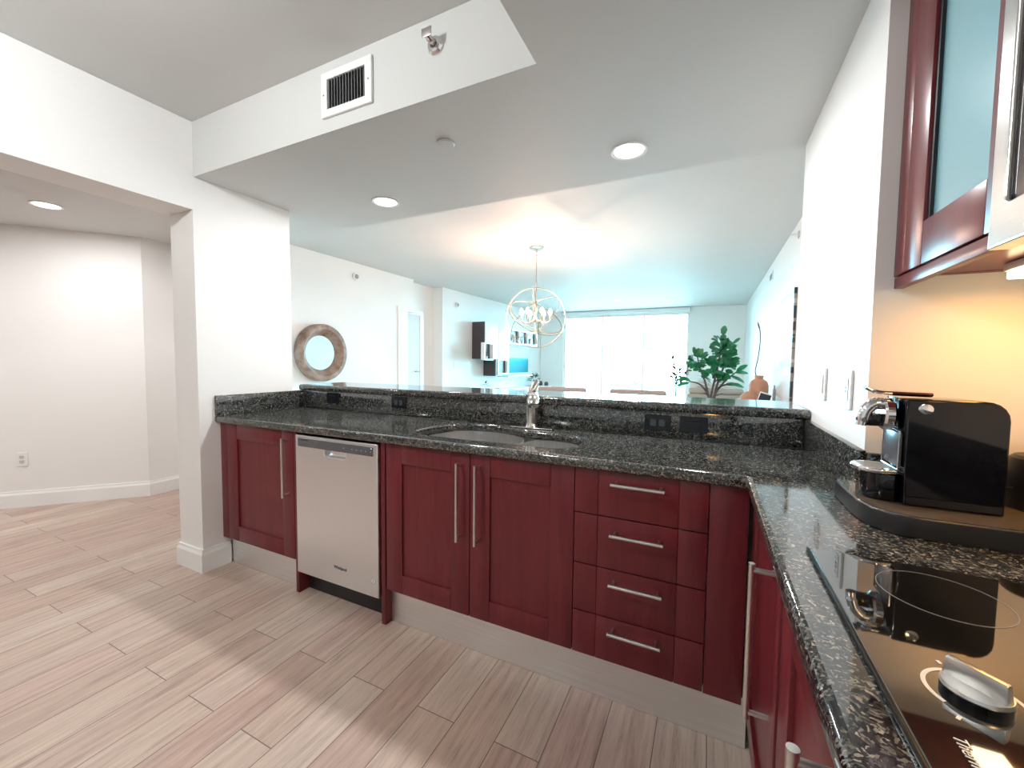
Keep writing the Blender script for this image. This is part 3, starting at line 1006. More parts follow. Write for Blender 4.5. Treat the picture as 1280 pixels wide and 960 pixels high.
lp = spline([(fx, fy, 1.0985), (fx + 0.006, fy, 1.118), (fx + 0.016, fy + 0.006, 1.138), (fx + 0.026, fy + 0.016, 1.156)], 5)
tube(bm, lp, [0.026, 0.0255, 0.025, 0.0245, 0.0235, 0.0225, 0.0215, 0.0205, 0.0195, 0.0185, 0.0175, 0.0165, 0.0155, 0.0145, 0.0135, 0.012], 16)
part('lever', bm, FAUC, t)


# ------------------------------------------------------------------ outlets and switches
def outlet_thing(name, label, cat, loc, u, n, plate_mat, kind, w=0.072, h=0.115, horiz=False, group=None, recess_mat=None):
    """u: unit vector along the wall (horizontal), n: outward normal"""
    t = thing(name, label, cat, loc, group)
    L, U, Nn, Z = Vector(loc), Vector(u), Vector(n), Vector((0, 0, 1))
    R = Matrix((U, Z, Nn)).transposed().to_4x4()
    R.translation = L
    if horiz:
        R = R @ Matrix.Rotation(PI / 2, 4, 'Z')
    bm = B(); plate(bm, rrect(-w / 2, w / 2, -h / 2, h / 2, 0.005, 3), [], 0.0006, 0.007, 0.002, 2)
    bm.transform(R); part('cover_plate', bm, plate_mat, t)
    rm = recess_mat or plate_mat
    if kind == 'duplex':
        for s in (-1, 1):
            bm = B(); plate(bm, rrect(-0.0165, 0.0165, s * 0.0195 - 0.014, s * 0.0195 + 0.014, 0.008, 4), [], 0.007, 0.0088, 0.0008, 1)
            bm.transform(R); p = part('receptacle', bm, rm, t)
            bm = B()
            for dx in (-0.006, 0.006): box(bm, dx - 0.001, dx + 0.001, s * 0.0195 - 0.002, s * 0.0195 + 0.008, 0.0087, 0.0092)
            cyl(bm, (0, s * 0.0195 - 0.007, 0.0087), (0, s * 0.0195 - 0.007, 0.0092), 0.0023, seg=8)
            bm.transform(R); part('slots', bm, SLOT, p)
    elif kind == 'gfci':
        bm = B(); plate(bm, rrect(-0.0165, 0.0165, -0.0335, 0.0335, 0.002, 2), [], 0.007, 0.009, 0.0008, 1)
        bm.transform(R); p = part('receptacle', bm, rm, t)
        bm = B()
        for s in (-1, 1):
            for dx in (-0.006, 0.006): box(bm, dx - 0.0011, dx + 0.0011, s * 0.021 - 0.004, s * 0.021 + 0.004, 0.0089, 0.0094)
            box(bm, -0.007, 0.007, s * 0.0055 - 0.003, s * 0.0055 + 0.003, 0.0089, 0.0098)
        bm.transform(R); part('slots', bm, SLOT, p)
    elif kind == 'rocker':
        bm = B(); plate(bm, rrect(-0.0165, 0.0165, -0.0335, 0.0335, 0.002, 2), [], 0.007, 0.011, 0.0015, 1)
        bm.transform(R); part('rocker', bm, rm, t)
    return t


outlet_thing('light_switch', 'white rocker switch on the right wall, nearer the bar', 'switch', (XW, 0.375, 1.186), (0, -1, 0), (-1, 0, 0), PLATE, 'rocker')
outlet_thing('wall_outlet', 'white outlet on the right wall beside the yellow lit corner', 'outlet', (XW, 0.090, 1.183), (0, -1, 0), (-1, 0, 0), PLATE, 'gfci')
SY = 0.5785
PLATEB = simple('black_gloss_plate', (0.008, 0.010, 0.014), 0.12)
outlet_thing('wall_outlet', 'black outlet in the splashback left of the sink', 'outlet', (-1.849, SY, 0.992), (1, 0, 0), (0, -1, 0), PLATEB, 'duplex', horiz=True, recess_mat=simple('outlet_dark_grey', (0.05, 0.06, 0.07), 0.25))
outlet_thing('wall_outlet', 'black outlet in the splashback right of the faucet', 'outlet', (-0.320, SY, 0.980), (1, 0, 0), (0, -1, 0), PLATEB, 'duplex', horiz=True, recess_mat=simple('outlet_dark_grey_two', (0.05, 0.06, 0.07), 0.25))
outlet_thing('blank_wall_plate', 'black blank plate at the left end of the splashback behind the sink', 'wall plate', (-2.424, SY, 0.992), (1, 0, 0), (0, -1, 0), PLATEB, 'rocker', horiz=True)
outlet_thing('blank_wall_plate', 'black blank plate at the right end of the splashback, right of the outlet', 'wall plate', (-0.168, SY, 0.981), (1, 0, 0), (0, -1, 0), PLATEB, 'rocker', horiz=True)
hn = Vector((0.739, -0.673, 0)).normalized()
hu = Vector((0.673, 0.739, 0)).normalized()
hp = Vector((-4.66, 0.469, 0)) - hu * 0.83
outlet_thing('wall_outlet', 'white outlet low on the angled hall wall', 'outlet', (hp.x, hp.y, 0.40), hu, hn, PLATE, 'duplex', recess_mat=simple('outlet_light_grey', (0.6, 0.6, 0.6), 0.4))

# ------------------------------------------------------------------ cooktop
t = thing('cooktop', 'black ceramic glass cooktop with a silver knob and printed rings', 'cooktop', (0.3, -0.9, 0.915))
CX0, CX1, CY0, CY1 = 0.060, 0.592, -1.285, -0.512
bm = B(); plate(bm, rrect(CX0, CX1, CY0, CY1, 0.008, 3), [], 0.9146, 0.9205, 0.002, 2); gl = part('glass_top', bm, COOKGLASS, t)
bm = B(); box(bm, CX0 - 0.004, CX0 - 0.0003, CY0, CY1 + 0.001, 0.9146, 0.9208, 0.0008); part('front_trim', bm, simple('trim_black', (0.003, 0.003, 0.003), 0.3, ior=1.3), t, 'thin black trim strip')
ZT = 0.9206
def flat_ring(cx, cy, r0, r1, a0=0, a1=2 * PI, n=64):
    bm = B()
    vs = []
    for k in range(n + 1):
        a = a0 + (a1 - a0) * k / n
        vs.append([bm.verts.new((cx + r * math.cos(a), cy + r * math.sin(a), ZT + h)) for r, h in ((r0, 0), (r0, 0.0004), (r1, 0.0004), (r1, 0))])
    for a, b in zip(vs, vs[1:]):
        for k in range(3): bm.faces.new((a[k], b[k], b[k + 1], a[k + 1]))
    return bm
part('burner_ring', flat_ring(0.199, -0.616, 0.0709, 0.0719), RINGGREY, t)
part('burner_ring', flat_ring(0.435, -0.655, 0.0990, 0.1000), RINGGREY, t)
part('burner_ring', flat_ring(0.440, -1.04, 0.1090, 0.1100), RINGGREY, t)
kx, ky = 0.137, -0.847
bm = flat_ring(kx, ky, 0.0355, 0.0395, math.radians(-45), math.radians(215))
for a in (-60, 235, 100): 
    x, y = kx + 0.05 * math.cos(math.radians(a)), ky + 0.05 * math.sin(math.radians(a))
    box(bm, x - 0.003, x + 0.003, y - 0.0016, y + 0.0016, ZT, ZT + 0.0004, rot=((x, y, 0), Matrix.Rotation(math.radians(a), 3, 'Z')))
part('knob_scale', bm, RINGWHITE, t)
bm = B()
lathe(bm, [(0.026, ZT), (0.026, ZT + 0.0065), (0.0, ZT + 0.0065)], (kx, ky, 0), 36); kb = part('knob_base', bm, GLOSSBLACK, t)
bm = B()
lathe(bm, [(0.026, ZT + 0.0066), (0.0265, ZT + 0.008), (0.0255, ZT + 0.011), (0.0, ZT + 0.0115)], (kx, ky, 0), 36)
grip = box(bm, kx - 0.0055, kx + 0.0055, ky - 0.0245, ky + 0.0245, ZT + 0.009, ZT + 0.029, 0.0018)
for v in grip:
    if v.co.z > ZT + 0.022: v.co.x = kx + (v.co.x - kx) * 0.8; v.co.y = ky + (v.co.y - ky) * 0.93
bmesh.ops.rotate(bm, verts=bm.verts, cent=(kx, ky, 0), matrix=Matrix.Rotation(math.radians(45), 3, 'Z'))
part('knob', bm, NICKEL, kb, 'silver knob with a raised grip')
bm = B(); text_bm(bm, 'Thermador', 0.0135, Matrix.Translation((0.0965, -0.946, ZT + 0.0003)) @ Matrix.Rotation(-PI / 2, 4, 'Z'), 0.0002, 0.25); part('maker_lettering', bm, RINGWHITE, t, smooth=False)

# ------------------------------------------------------------------ upper cabinet, microwave, under cabinet light
UX, UZ0, UZ1 = 0.291, 1.444, 2.255
t = thing('wall_cabinet', 'cherry wall cabinet with a frosted blue glass door left of the microwave', 'cabinet', (0.46, -0.29, UZ0))
bm = B()
box(bm, UX + 0.021, 0.628, -0.086, -0.065, UZ0 + 0.027, UZ1); box(bm, UX + 0.021, 0.628, -0.524, -0.503, UZ0 + 0.027, UZ1)
box(bm, UX + 0.021, 0.628, -0.503, -0.086, UZ0 + 0.028, UZ0 + 0.046); box(bm, UX + 0.021, 0.628, -0.503, -0.086, UZ1 - 0.02, UZ1); box(bm, 0.615, 0.628, -0.503, -0.086, UZ0 + 0.046, UZ1 - 0.02)
part('body', bm, CHERRY, t)
bm = B(); box(bm, UX + 0.001, UX + 0.020, -0.119, -0.064, UZ0 + 0.030, UZ1, 0.001); part('filler', bm, CHERRY, t)
bm = B(); st = 0.088
dy0, dy1, dz0, dz1 = -0.524, -0.121, UZ0 + 0.030, UZ1
box(bm, UX, UX + 0.020, dy1 - st, dy1, dz0, dz1, 0.0015); box(bm, UX, UX + 0.020, dy0, dy0 + st, dz0, dz1, 0.0015)
box(bm, UX, UX + 0.020, dy0 + st + 0.0008, dy1 - st - 0.0008, dz0, dz0 + 0.092, 0.0015); box(bm, UX, UX + 0.020, dy0 + st + 0.0008, dy1 - st - 0.0008, dz1 - 0.085, dz1, 0.0015)
d = part('door', bm, CHERRY, t)
bm = B(); box(bm, UX + 0.0125, UX + 0.0175, dy0 + st - 0.006, dy1 - st + 0.006, dz0 + 0.086, dz1 - 0.079); part('glass_panel', bm, FROST, d, 'frosted pale blue glass')
bm = B(); box(bm, UX + 0.006, UX + 0.0123, dy1 - st - 0.0115, dy1 - st - 0.0005, dz0 + 0.0925, dz1 - 0.0855); part('stile_shade', bm, BLACK, d, 'dark strip along the glass edge')  # black strip drawn in for the shade at the stile's inner edge
bm = B(); box(bm, UX + 0.003, UX + 0.021, -0.524, -0.064, UZ0, UZ0 + 0.026, 0.001); part('light_rail', bm, CHERRY, t)

t = thing('microwave', 'stainless microwave with a dark window mounted above the cooktop', 'microwave', (0.43, -0.9, 1.428))
MX, MY0, MY1, MZ0, MZ1 = 0.255, -1.29, -0.530, 1.428, 1.88
bm = B(); box(bm, MX + 0.034, 0.628, MY0 + 0.005, MY1 - 0.004, MZ0 + 0.004, MZ1, 0.002); part('body', bm, simple('microwave_case', (0.45, 0.45, 0.46), 0.35, metal=0.7), t)
bm = B()
wo = rrect(-1.03, -0.566, 1.487, 1.795, 0.012, 4)
plate(bm, [(MY0, MZ0), (MY1, MZ0), (MY1, MZ1), (MY0, MZ1)], [wo], -0.016, 0.016, 0.004, 3)
bm.transform(Matrix(((0, 0, 1, MX + 0.017), (1, 0, 0, 0), (0, 1, 0, 0), (0, 0, 0, 1))))
d = part('door', bm, MWSTEEL, t)
bm = B()
plate(bm, rrect(-1.0295, -0.5665, 1.4875, 1.7945, 0.0115, 4), [], -0.010, 0.010, 0.001, 1)
bm.transform(Matrix(((0, 0, 1, MX + 0.0175), (1, 0, 0, 0), (0, 1, 0, 0), (0, 0, 0, 1))))
part('window', bm, simple('smoked_glass', (0.018, 0.016, 0.018), 0.06), d, 'dark smoked window')
bm = B(); box(bm, 0.262, 0.290, MY1 + 0.0005, MY1 + 0.0055, 1.502, MZ1, 0.001); part('side_trim', bm, NICKEL, t)
bm = B(); box(bm, 0.33, 0.42, -1.05, -0.78, MZ0 - 0.002, MZ0 + 0.003, 0.001); part('lamp_lens', bm, UCLENS, t, 'lit lamp lens underneath')
lamp('AREA', 'microwave_lamp', (0.375, -0.92, MZ0 - 0.012), UCL_W * 0.55, UCL_COL, 0.10, t)

t = thing('under_cabinet_light', 'lit warm light bar under the wall cabinet', 'light', (0.45, -0.33, 1.45))
bm = B(); box(bm, 0.44, 0.50, -0.48, -0.16, 1.4545, 1.4715, 0.003); part('housing', bm, PLATE, t)
bm = B(); box(bm, 0.444, 0.496, -0.475, -0.165, 1.438, 1.454, 0.003); part('lens', bm, UCLENS, t, 'glowing warm white lens')
for yy in (-0.24, -0.39):
    l = lamp('AREA', 'under_cabinet_lamp', (0.47, yy, 1.432), UCL_W * 0.5, UCL_COL, 0.06, t)

# ------------------------------------------------------------------ coffee machine, tray, frother
t = thing('coffee_pod_tray', 'low dark grey drawer tray under the coffee machine', 'tray', (0.38, -0.23, 0.9145))
def tray_outline(o=0.0):
    pts = [(0.158 + o, -0.125 - o), (0.156 + o, -0.24), (0.158 + o, -0.30), (0.170 + o * 0.9, -0.348 + o * 0.5), (0.196 + o * 0.6, -0.376 + o * 0.8), (0.235, -0.3855 + o), (0.30, -0.3865 + o), (0.574 - o, -0.3865 + o), (0.574 - o, -0.125 - o)]
    return pts
bm = B(); plate(bm, tray_outline(), [], 0.9146, 0.9545, 0.002, 2); part('drawer', bm, simple('dark_grey_tray', (0.012, 0.0125, 0.014), 0.35), t)
bm = B(); plate(bm, tray_outline(0.003), [tray_outline(0.007)], 0.9546, 0.9562, 0.0); part('chrome_edge', bm, CHROME, t, 'thin chrome rim')
bm = B(); plate(bm, tray_outline(0.0075), [], 0.9547, 0.9560, 0.0); part('top_plate', bm, simple('brown_grey_glass', (0.10, 0.085, 0.07), 0.12), t, 'glossy brown grey top')

t = thing('coffee_machine', 'glossy black capsule coffee machine with a chrome spout on the dark tray', 'coffee machine', (0.31, -0.245, 0.957))
my0, my1 = -0.300, -0.190
mc = (my0 + my1) / 2
bm = B()
side = [(0.236, 0.958), (0.388, 0.958), (0.388, 1.135)] + [(0.388 - 0.032 + 0.032 * math.cos(a), 1.135 + 0.035 * math.sin(a)) for a in (0.35, 0.7, 1.05, 1.4)] + [(0.35, 1.1705), (0.232, 1.1705)]
plate(bm, side, [], my0, my1, 0.0035, 2)
bm.transform(Matrix(((1, 0, 0, 0), (0, 0, 1, 0), (0, 1, 0, 0), (0, 0, 0, 1))))
body = part('body', bm, GLOSSBLACK, t)
bm = B(); box(bm, 0.2275, 0.2325, my0 + 0.012, my1 - 0.012, 1.03, 1.10, 0.002); part('front_panel', bm, DARKPANEL, t)
bm = B()
tube(bm, [(0.2265, my0 + 0.010, 1.026), (0.2265, my0 + 0.010, 1.104), (0.2265, my1 - 0.010, 1.104), (0.2265, my1 - 0.010, 1.026)], 0.0018, 8, closed=True)
part('front_bezel', bm, CHROME, t)
# brewing head and spout
bm = B()
lathe(bm, [(0.0, 0.0), (0.030, 0.0), (0.034, 0.004), (0.034, 0.016), (0.026, 0.022), (0.0, 0.024)], (0.206, mc, 1.135), 28, 'x')
hd = part('brewing_head', bm, CHROME, t, 'chrome brewing head')
bm = B()
tube(bm, spline([(0.212, mc, 1.155), (0.196, mc, 1.156), (0.181, mc, 1.143), (0.174, mc, 1.122), (0.172, mc, 1.108)], 5), [0.013] * 8 + [0.0125] * 8 + [0.011] * 5, 16)
part('spout', bm, CHROME, t, 'curved chrome spout')
bm = B(); box(bm, 0.180, 0.206, mc - 0.010, mc + 0.010, 1.108, 1.135, 0.003); part('spout_cover', bm, GLOSSBLACK, t)
bm = B()
tube(bm, spline([(0.176, mc, 1.190), (0.190, mc, 1.183), (0.215, mc, 1.180), (0.285, mc, 1.1785)], 5), [0.004] * 5 + [0.0055] * 6 + [0.006] * 5, 12)
for v in bm.verts: v.co.y = mc + (v.co.y - mc) * 3.6; v.co.z = min(v.co.z, 1.195)
part('lever', bm, CHROME, t, 'chrome lever')
bm = B(); lathe(bm, [(0.010, my0 - 0.0002), (0.010, my0 - 0.0012), (0.008, my0 - 0.0018), (0.0, my0 - 0.0018)], (0.262, 0, 1.152), 20, 'y')
for v in bm.verts: v.co.x = 0.262 + (v.co.x - 0.262) * 1.2
part('side_button', bm, CHROME, t)
# cup stand
bm = B()
ol = [(0.235 , mc + 0.040), (0.235, mc - 0.040)] + [(0.205 - 0.048 * math.sin(a) * 1.0, mc - 0.048 * math.cos(a)) for a in [k * PI / 12 for k in range(0, 13)]]
plate(bm, ol, [], 1.014, 1.024, 0.003, 2); cs = part('cup_stand', bm, CHROME, t, 'chrome cup stand')
bm = B()
for k in range(7): box(bm, 0.172, 0.222, mc - 0.028 + k * 0.009, mc - 0.0255 + k * 0.009, 1.0241, 1.0249)
part('drip_grid', bm, NICKEL, cs)
bm = B(); plate(bm, [(x + (0.02 if x < 0.22 else 0), mc + (y - mc) * 0.8) for x, y in ol], [], 0.9575, 1.0135, 0.004, 2); part('drip_base', bm, GLOSSBLACK, t)

t = thing('milk_frother', 'black milk frother cut off at the right edge beside the coffee machine', 'frother', (0.505, -0.20, 0.957))
bm = B(); lathe(bm, [(0.0, 0.957), (0.056, 0.957), (0.058, 0.962), (0.056, 1.05), (0.053, 1.062), (0.046, 1.068), (0.0, 1.07)], (0.505, -0.20, 0), 36); part('jug', bm, BLACK, t)
bm = B(); lathe(bm, [(0.012, 1.0702), (0.012, 1.080), (0.008, 1.084), (0.0, 1.084)], (0.505, -0.20, 0), 20); part('lid_knob', bm, BLACK, t)
bm = B(); tube(bm, spline([(0.3885, -0.245, 0.995), (0.405, -0.25, 0.999), (0.425, -0.235, 1.0), (0.4475, -0.215, 0.998)], 6), 0.003, 8)
solo('power_cord', bm, BLACK, 'thin black cord between the coffee machine and the frother', 'cord')

def shift(root, d, zs=1.0):
    for ch in [root] + list(root.children_recursive):
        if ch.type == 'MESH' and zs != 1.0:
            for v in ch.data.vertices: v.co.z *= zs
    root.location += Vector(d)


for o in list(COL.objects):
    if o.name == 'coffee_machine': shift(o, (0.031, 0.027, 0), 1.06)
    elif o.name == 'coffee_pod_tray': o.location += Vector((0.033, 0.034, 0))
    elif o.name in ('milk_frother', 'power_cord'): o.location += Vector((0.02, 0.03, 0))

# ------------------------------------------------------------------ dining area
t = thing('round_mirror', 'round mirror in a wide brown driftwood frame on the dining wall', 'mirror', (DX, 2.13, 0.985))
mcx = (DX + 0.002, 2.13, 1.337)
bm = B()
lathe(bm, [(0.212, 0.012), (0.212, 0.018), (0.285, 0.088), (0.290, 0.094), (0.330, 0.096), (0.345, 0.088), (0.352, 0.07), (0.352, 0.0), (0.212, 0.0)], mcx, 56, 'x')
part('frame', bm, DRIFT, t)
bm = B(); lathe(bm, [(0.0, 0.0125), (0.211, 0.0125), (0.211, 0.009), (0.0, 0.009)], mcx, 48, 'x'); part('mirror_glass', bm, MIRROR, t)


def wall_device(loc, n, name, label, cat, r=0.05):
    t = thing(name, label, cat, loc)
    n = Vector(n); L = Vector(loc)
    bm = B(); tube(bm, [L + n * 0.0008, L + n * 0.02, L + n * 0.026], [r, r, r * 0.86], 28); part('housing', bm, PLATE, t)
    bm = B(); tube(bm, [L + n * 0.0262, L + n * 0.034, L + n * 0.038], [r * 0.62, r * 0.58, r * 0.3], 24); part('grille', bm, GREY, t)
    return t


wall_device((DX, 2.711, 2.377), (1, 0, 0), 'wall_alarm', 'small round alarm on the dining wall above right of the round mirror', 'alarm')


def tvp(s, off, z):
    p = A2 + TD * s + TN * off
    return Vector((p.x, p.y, z))


wall_device(tvp(0.436, 0.0, 2.30), (TN.x, TN.y, 0), 'wall_alarm', 'small round alarm on the pale blue wall above the hung cabinets', 'alarm')

# dining table and chairs
t = thing('dining_table', 'white topped dining table under the orb chandelier', 'table', (-1.6, 3.0, 0))
bm = B(); plate(bm, rrect(-2.9, -0.3, 2.5, 3.45, 0.03), [], 0.72, 0.755, 0.006, 2); part('top', bm, WHITELAM, t)
for x in (-2.8, -0.4):
    for y in (2.6, 3.35):
        bm = B(); cyl(bm, (x, y, 0.001), (x, y, 0.7195), 0.022, 0.035, 14); part('leg', bm, LIGHTWOOD, t)


def chair(x, y, label):
    t = thing('dining_chair', label, 'chair', (x, y, 0), 'taupe dining chairs')
    bm = B(); box(bm, x - 0.23, x + 0.23, y - 0.20, y + 0.24, 0.42, 0.50, 0.025, 3); part('seat', bm, TAUPE, t)
    bm = B(); vs = box(bm, x - 0.235, x + 0.235, y - 0.255, y - 0.195, 0.47, 1.022, 0.022, 3)
    for v in bm.verts: v.co.y -= max(0, v.co.z - 0.5) * 0.10
    part('backrest', bm, TAUPE, t)
    for sx in (-1, 1):
        for yy in (y - 0.18, y + 0.20):
            bm = B(); cyl(bm, (x + sx * 0.20, yy, 0.001), (x + sx * 0.195, yy, 0.4195), 0.014, 0.02, 10); part('leg', bm, LIGHTWOOD, t)
    return t


chair(-0.662, 2.51, 'taupe upholstered dining chair back showing above the bar right of the faucet')
chair(-1.349, 2.51, 'taupe upholstered dining chair back showing just behind the faucet')

# chandelier
CC = Vector((-1.930, 2.982, 1.763))
t = thing('orb_chandelier', 'champagne metal orb chandelier with lit bulbs hanging over the dining table', 'chandelier', (CC.x, CC.y, ZH))
bm = B(); lathe(bm, [(0.0, ZH - 0.001), (0.085, ZH - 0.001), (0.085, ZH - 0.022), (0.078, ZH - 0.028), (0.0, ZH - 0.030)], (CC.x, CC.y, 0), 32); part('canopy', bm, NICKEL, t)
R = 0.342
bm = B()
cyl(bm, (CC.x, CC.y, ZH - 0.030), (CC.x, CC.y, ZH - 0.06), 0.007, seg=10)
def link(z, a):
    pts = [(CC.x + math.cos(a) * 0.012 * math.cos(q), CC.y + math.sin(a) * 0.012 * math.cos(q), z + 0.022 * math.sin(q)) for q in [k * 2 * PI / 14 for k in range(14)]]
    tube(bm, pts, 0.0032, 6, closed=True)
link(ZH - 0.075, 0); link(ZH - 0.108, PI / 2)
cyl(bm, (CC.x, CC.y, ZH - 0.12), (CC.x, CC.y, CC.z + R + 0.04), 0.005, seg=10)
link(CC.z + R + 0.028, 0)
part('hanging_rod', bm, NICKEL, t)
def ring_pts(normal, r=R, n=64):
    u, w = frame_of(Vector(normal))
    return [CC + u * r * math.cos(q) + w * r * math.sin(q) for q in [k * 2 * PI / n for k in range(n)]]
for nrm, r in (((0.42, -0.9, 0.0), R), ((0.9, 0.42, 0.10), R * 0.985), ((0.55, -0.35, 0.75), R * 0.97), ((-0.65, 0.1, 0.75), R * 0.955), ((0.25, 0.45, 0.86), R * 0.94)):
    bm = B(); tube(bm, ring_pts(nrm, r), 0.0052, 8, closed=True); part('orb_ring', bm, CHAMP, t)
bm = B(); cyl(bm, (CC.x, CC.y, CC.z + R * 0.99), (CC.x, CC.y, CC.z - 0.05), 0.006, seg=10)
lathe(bm, [(0.0, 0.03), (0.022, 0.02), (0.03, 0.0), (0.022, -0.02), (0.0, -0.04)], CC - Vector((0, 0, 0.02)), 20)
part('stem', bm, CHAMP, t)
for k in range(6):
    a = 2 * PI * k / 6 + 0.3
    dx, dy = math.cos(a), math.sin(a)
    bm = B()
    tube(bm, spline([(CC.x + dx * 0.02, CC.y + dy * 0.02, CC.z - 0.02), (CC.x + dx * 0.08, CC.y + dy * 0.08, CC.z - 0.055), (CC.x + dx * 0.145, CC.y + dy * 0.145, CC.z - 0.05), (CC.x + dx * 0.165, CC.y + dy * 0.165, CC.z - 0.02)], 5), 0.005, 8)
    cyl(bm, (CC.x + dx * 0.165, CC.y + dy * 0.165, CC.z - 0.03), (CC.x + dx * 0.165, CC.y + dy * 0.165, CC.z + 0.03), 0.010, seg=12)
    arm = part('arm', bm, CHAMP, t)
    bp_ = Vector((CC.x + dx * 0.165, CC.y + dy * 0.165, CC.z + 0.03))
    bm = B(); lathe(bm, [(0.010, 0.0005), (0.022, 0.02), (0.024, 0.035), (0.014, 0.058), (0.0, 0.072)], bp_, 16); part('bulb', bm, BULB, arm, 'lit candle bulb')
    lamp('POINT', 'bulb_lamp', bp_ + Vector((0, 0, 0.085)), BULB_W, BULB_COL, 0.005, t)


# ------------------------------------------------------------------ television wall
def tvbox(bm, s0, s1, o0, o1, z0, z1, bev=0.0):
    vs = box(bm, s0, s1, o0, o1, z0, z1, bev)
    for v in vs:
        v.co = tvp(v.co.x, v.co.y, v.co.z)
    return vs


def open_box(bm, s0, s1, o0, o1, z0, z1, w=0.02):
    tvbox(bm, s0, s0 + w, o0, o1, z0, z1); tvbox(bm, s1 - w, s1, o0, o1, z0, z1)
    tvbox(bm, s0 + w, s1 - w, o0, o1, z0, z0 + w); tvbox(bm, s0 + w, s1 - w, o0, o1, z1 - w, z1)


t = thing('hung_cabinet', 'tall white wall cabinet with dark brown side on the television wall', 'cabinet', tvp(1.4, 0.15, 1.30))
bm = B(); tvbox(bm, 0.955, 1.93, 0.002, 0.295, 1.303, 2.033); part('body', bm, DARKLAM, t, 'dark brown cabinet body')
bm = B(); tvbox(bm, 0.955, 1.43, 0.2955, 0.314, 1.303, 2.033, 0.001); part('door', bm, WHITELAM, t)
bm = B(); tvbox(bm, 1.433, 1.93, 0.2955, 0.314, 1.303, 2.033, 0.001); part('door', bm, WHITELAM, t)
t = thing('cube_shelf', 'small white framed dark cube niche at the lower left of the tall hung cabinet', 'shelf', tvp(0.95, 0.36, 1.28))
bm = B(); open_box(bm, 0.79, 1.135, 0.316, 0.40, 1.278, 1.618, 0.024); part('frame', bm, WHITELAM, t)
bm = B(); tvbox(bm, 0.815, 1.110, 0.3165, 0.322, 1.303, 1.593); part('back', bm, DARKLAM, t)
t = thing('hung_shelf', 'long dark open wall shelf with a white frame, behind the chandelier', 'shelf', tvp(2.6, 0.15, 1.645))
bm = B(); open_box(bm, 1.95, 3.38, 0.002, 0.314, 1.645, 1.965, 0.024); part('frame', bm, WHITELAM, t)
bm = B(); tvbox(bm, 1.975, 3.355, 0.240, 0.255, 1.670, 1.940); part('back', bm, DARKLAM, t)
bm = B(); tvbox(bm, 2.43, 2.455, 0.256, 0.31, 1.670, 1.940); part('divider', bm, WHITELAM, t)
bm = B(); tvbox(bm, 2.86, 2.885, 0.256, 0.31, 1.670, 1.940); part('divider', bm, WHITELAM, t)
# shelf ornaments
def ornament(sx, label, shape):
    bm = B()
    c = tvp(sx, 0.284, 1.6695)
    if shape == 0:
        lathe(bm, [(0.0, 0.0), (0.022, 0.0), (0.025, 0.06), (0.015, 0.13), (0.01, 0.17), (0.014, 0.19), (0.0, 0.19)], c, 20)
    elif shape == 1:
        tube(bm, [c + Vector((0, -0.10, 0.004)), c + Vector((0, -0.04, 0.17)), c + Vector((0, 0.0, 0.06)), c + Vector((0, 0.05, 0.17)), c + Vector((0, 0.10, 0.004))], 0.012, 8)
        for v in bm.verts: v.co.z = max(v.co.z, c.z)
    else:
        for k in range(4): box(bm, c.x - 0.022, c.x + 0.022, c.y - 0.07 + 0.008 * k, c.y + 0.07 - 0.008 * k, c.z + k * 0.036, c.z + 0.036 + k * 0.036, 0.003)
    bmesh.ops.remove_doubles(bm, verts=bm.verts, dist=0.0001)
    solo('shelf_ornament', bm, PLATE, label, 'ornament', 'white ornaments on the dark shelf')
ornament(2.20, 'white zigzag ornament in the left bay of the dark shelf', 1)
ornament(2.65, 'white bottle ornament in the middle bay of the dark shelf', 0)
ornament(3.10, 'white stepped block ornament in the right bay of the dark shelf', 2)
t = thing('cube_shelf', 'dark cube niche with white frame hung low left of the beach picture', 'shelf', tvp(1.65, 0.15, 0.955))
bm = B(); tvbox(bm, 1.39, 1.415, 0.002, 0.30, 0.955, 1.300); tvbox(bm, 1.415, 1.96, 0.002, 0.30, 0.955, 0.980); part('outer_case', bm, DARKLAM, t, 'dark brown outer case')
bm = B(); open_box(bm, 1.46, 1.90, 0.002, 0.314, 0.985, 1.300, 0.024); part('frame', bm, WHITELAM, t)
bm = B(); tvbox(bm, 1.485, 1.875, 0.24, 0.255, 1.010, 1.275); part('back', bm, DARKLAM, t)
t = thing('television', 'flat screen showing a turquoise beach picture on the wall', 'television', tvp(2.95, 0.05, 0.98))
bm = B(); tvbox(bm, 2.42, 3.45, 0.02, 0.05, 0.98, 1.58, 0.004); part('case', bm, WHITELAM, t)
bm = B(); tvbox(bm, 2.435, 3.435, 0.0505, 0.053, 0.995, 1.565); part('screen', bm, BEACH, t, 'turquoise water and pale sky picture')
bm = B(); tvbox(bm, 1.98, 3.25, 0.002, 0.28, 0.915, 0.948, 0.002)
solo('wall_ledge', bm, WHITELAM, 'thin white wall ledge under the beach picture', 'shelf')
t = thing('sideboard', 'taupe wood sideboard at the left end of the television wall', 'sideboard', tvp(0.46, 0.2, 0))
bm = B(); tvbox(bm, 0.06, 0.86, 0.004, 0.40, 0.10, 0.70, 0.004); part('body', bm, TAUPEWOOD, t)
for s_ in (0.12, 0.80):
    bm = B(); tvbox(bm, s_ - 0.025, s_ + 0.025, 0.05, 0.36, 0.001, 0.0995); part('leg', bm, DARKLAM, t)
t = thing('media_console', 'long white media console under the beach picture', 'console', tvp(2.2, 0.2, 0))
bm = B(); tvbox(bm, 0.88, 3.60, 0.004, 0.42, 0.05, 0.655, 0.003); part('body', bm, WHITELAM, t)
for k in range(2):
    bm = B(); tvbox(bm, 1.95 + k * 0.43, 2.35 + k * 0.43, 0.4205, 0.43, 0.40, 0.645, 0.003); part('woven_drawer', bm, LIGHTWOOD, t, 'light brown woven drawer front')
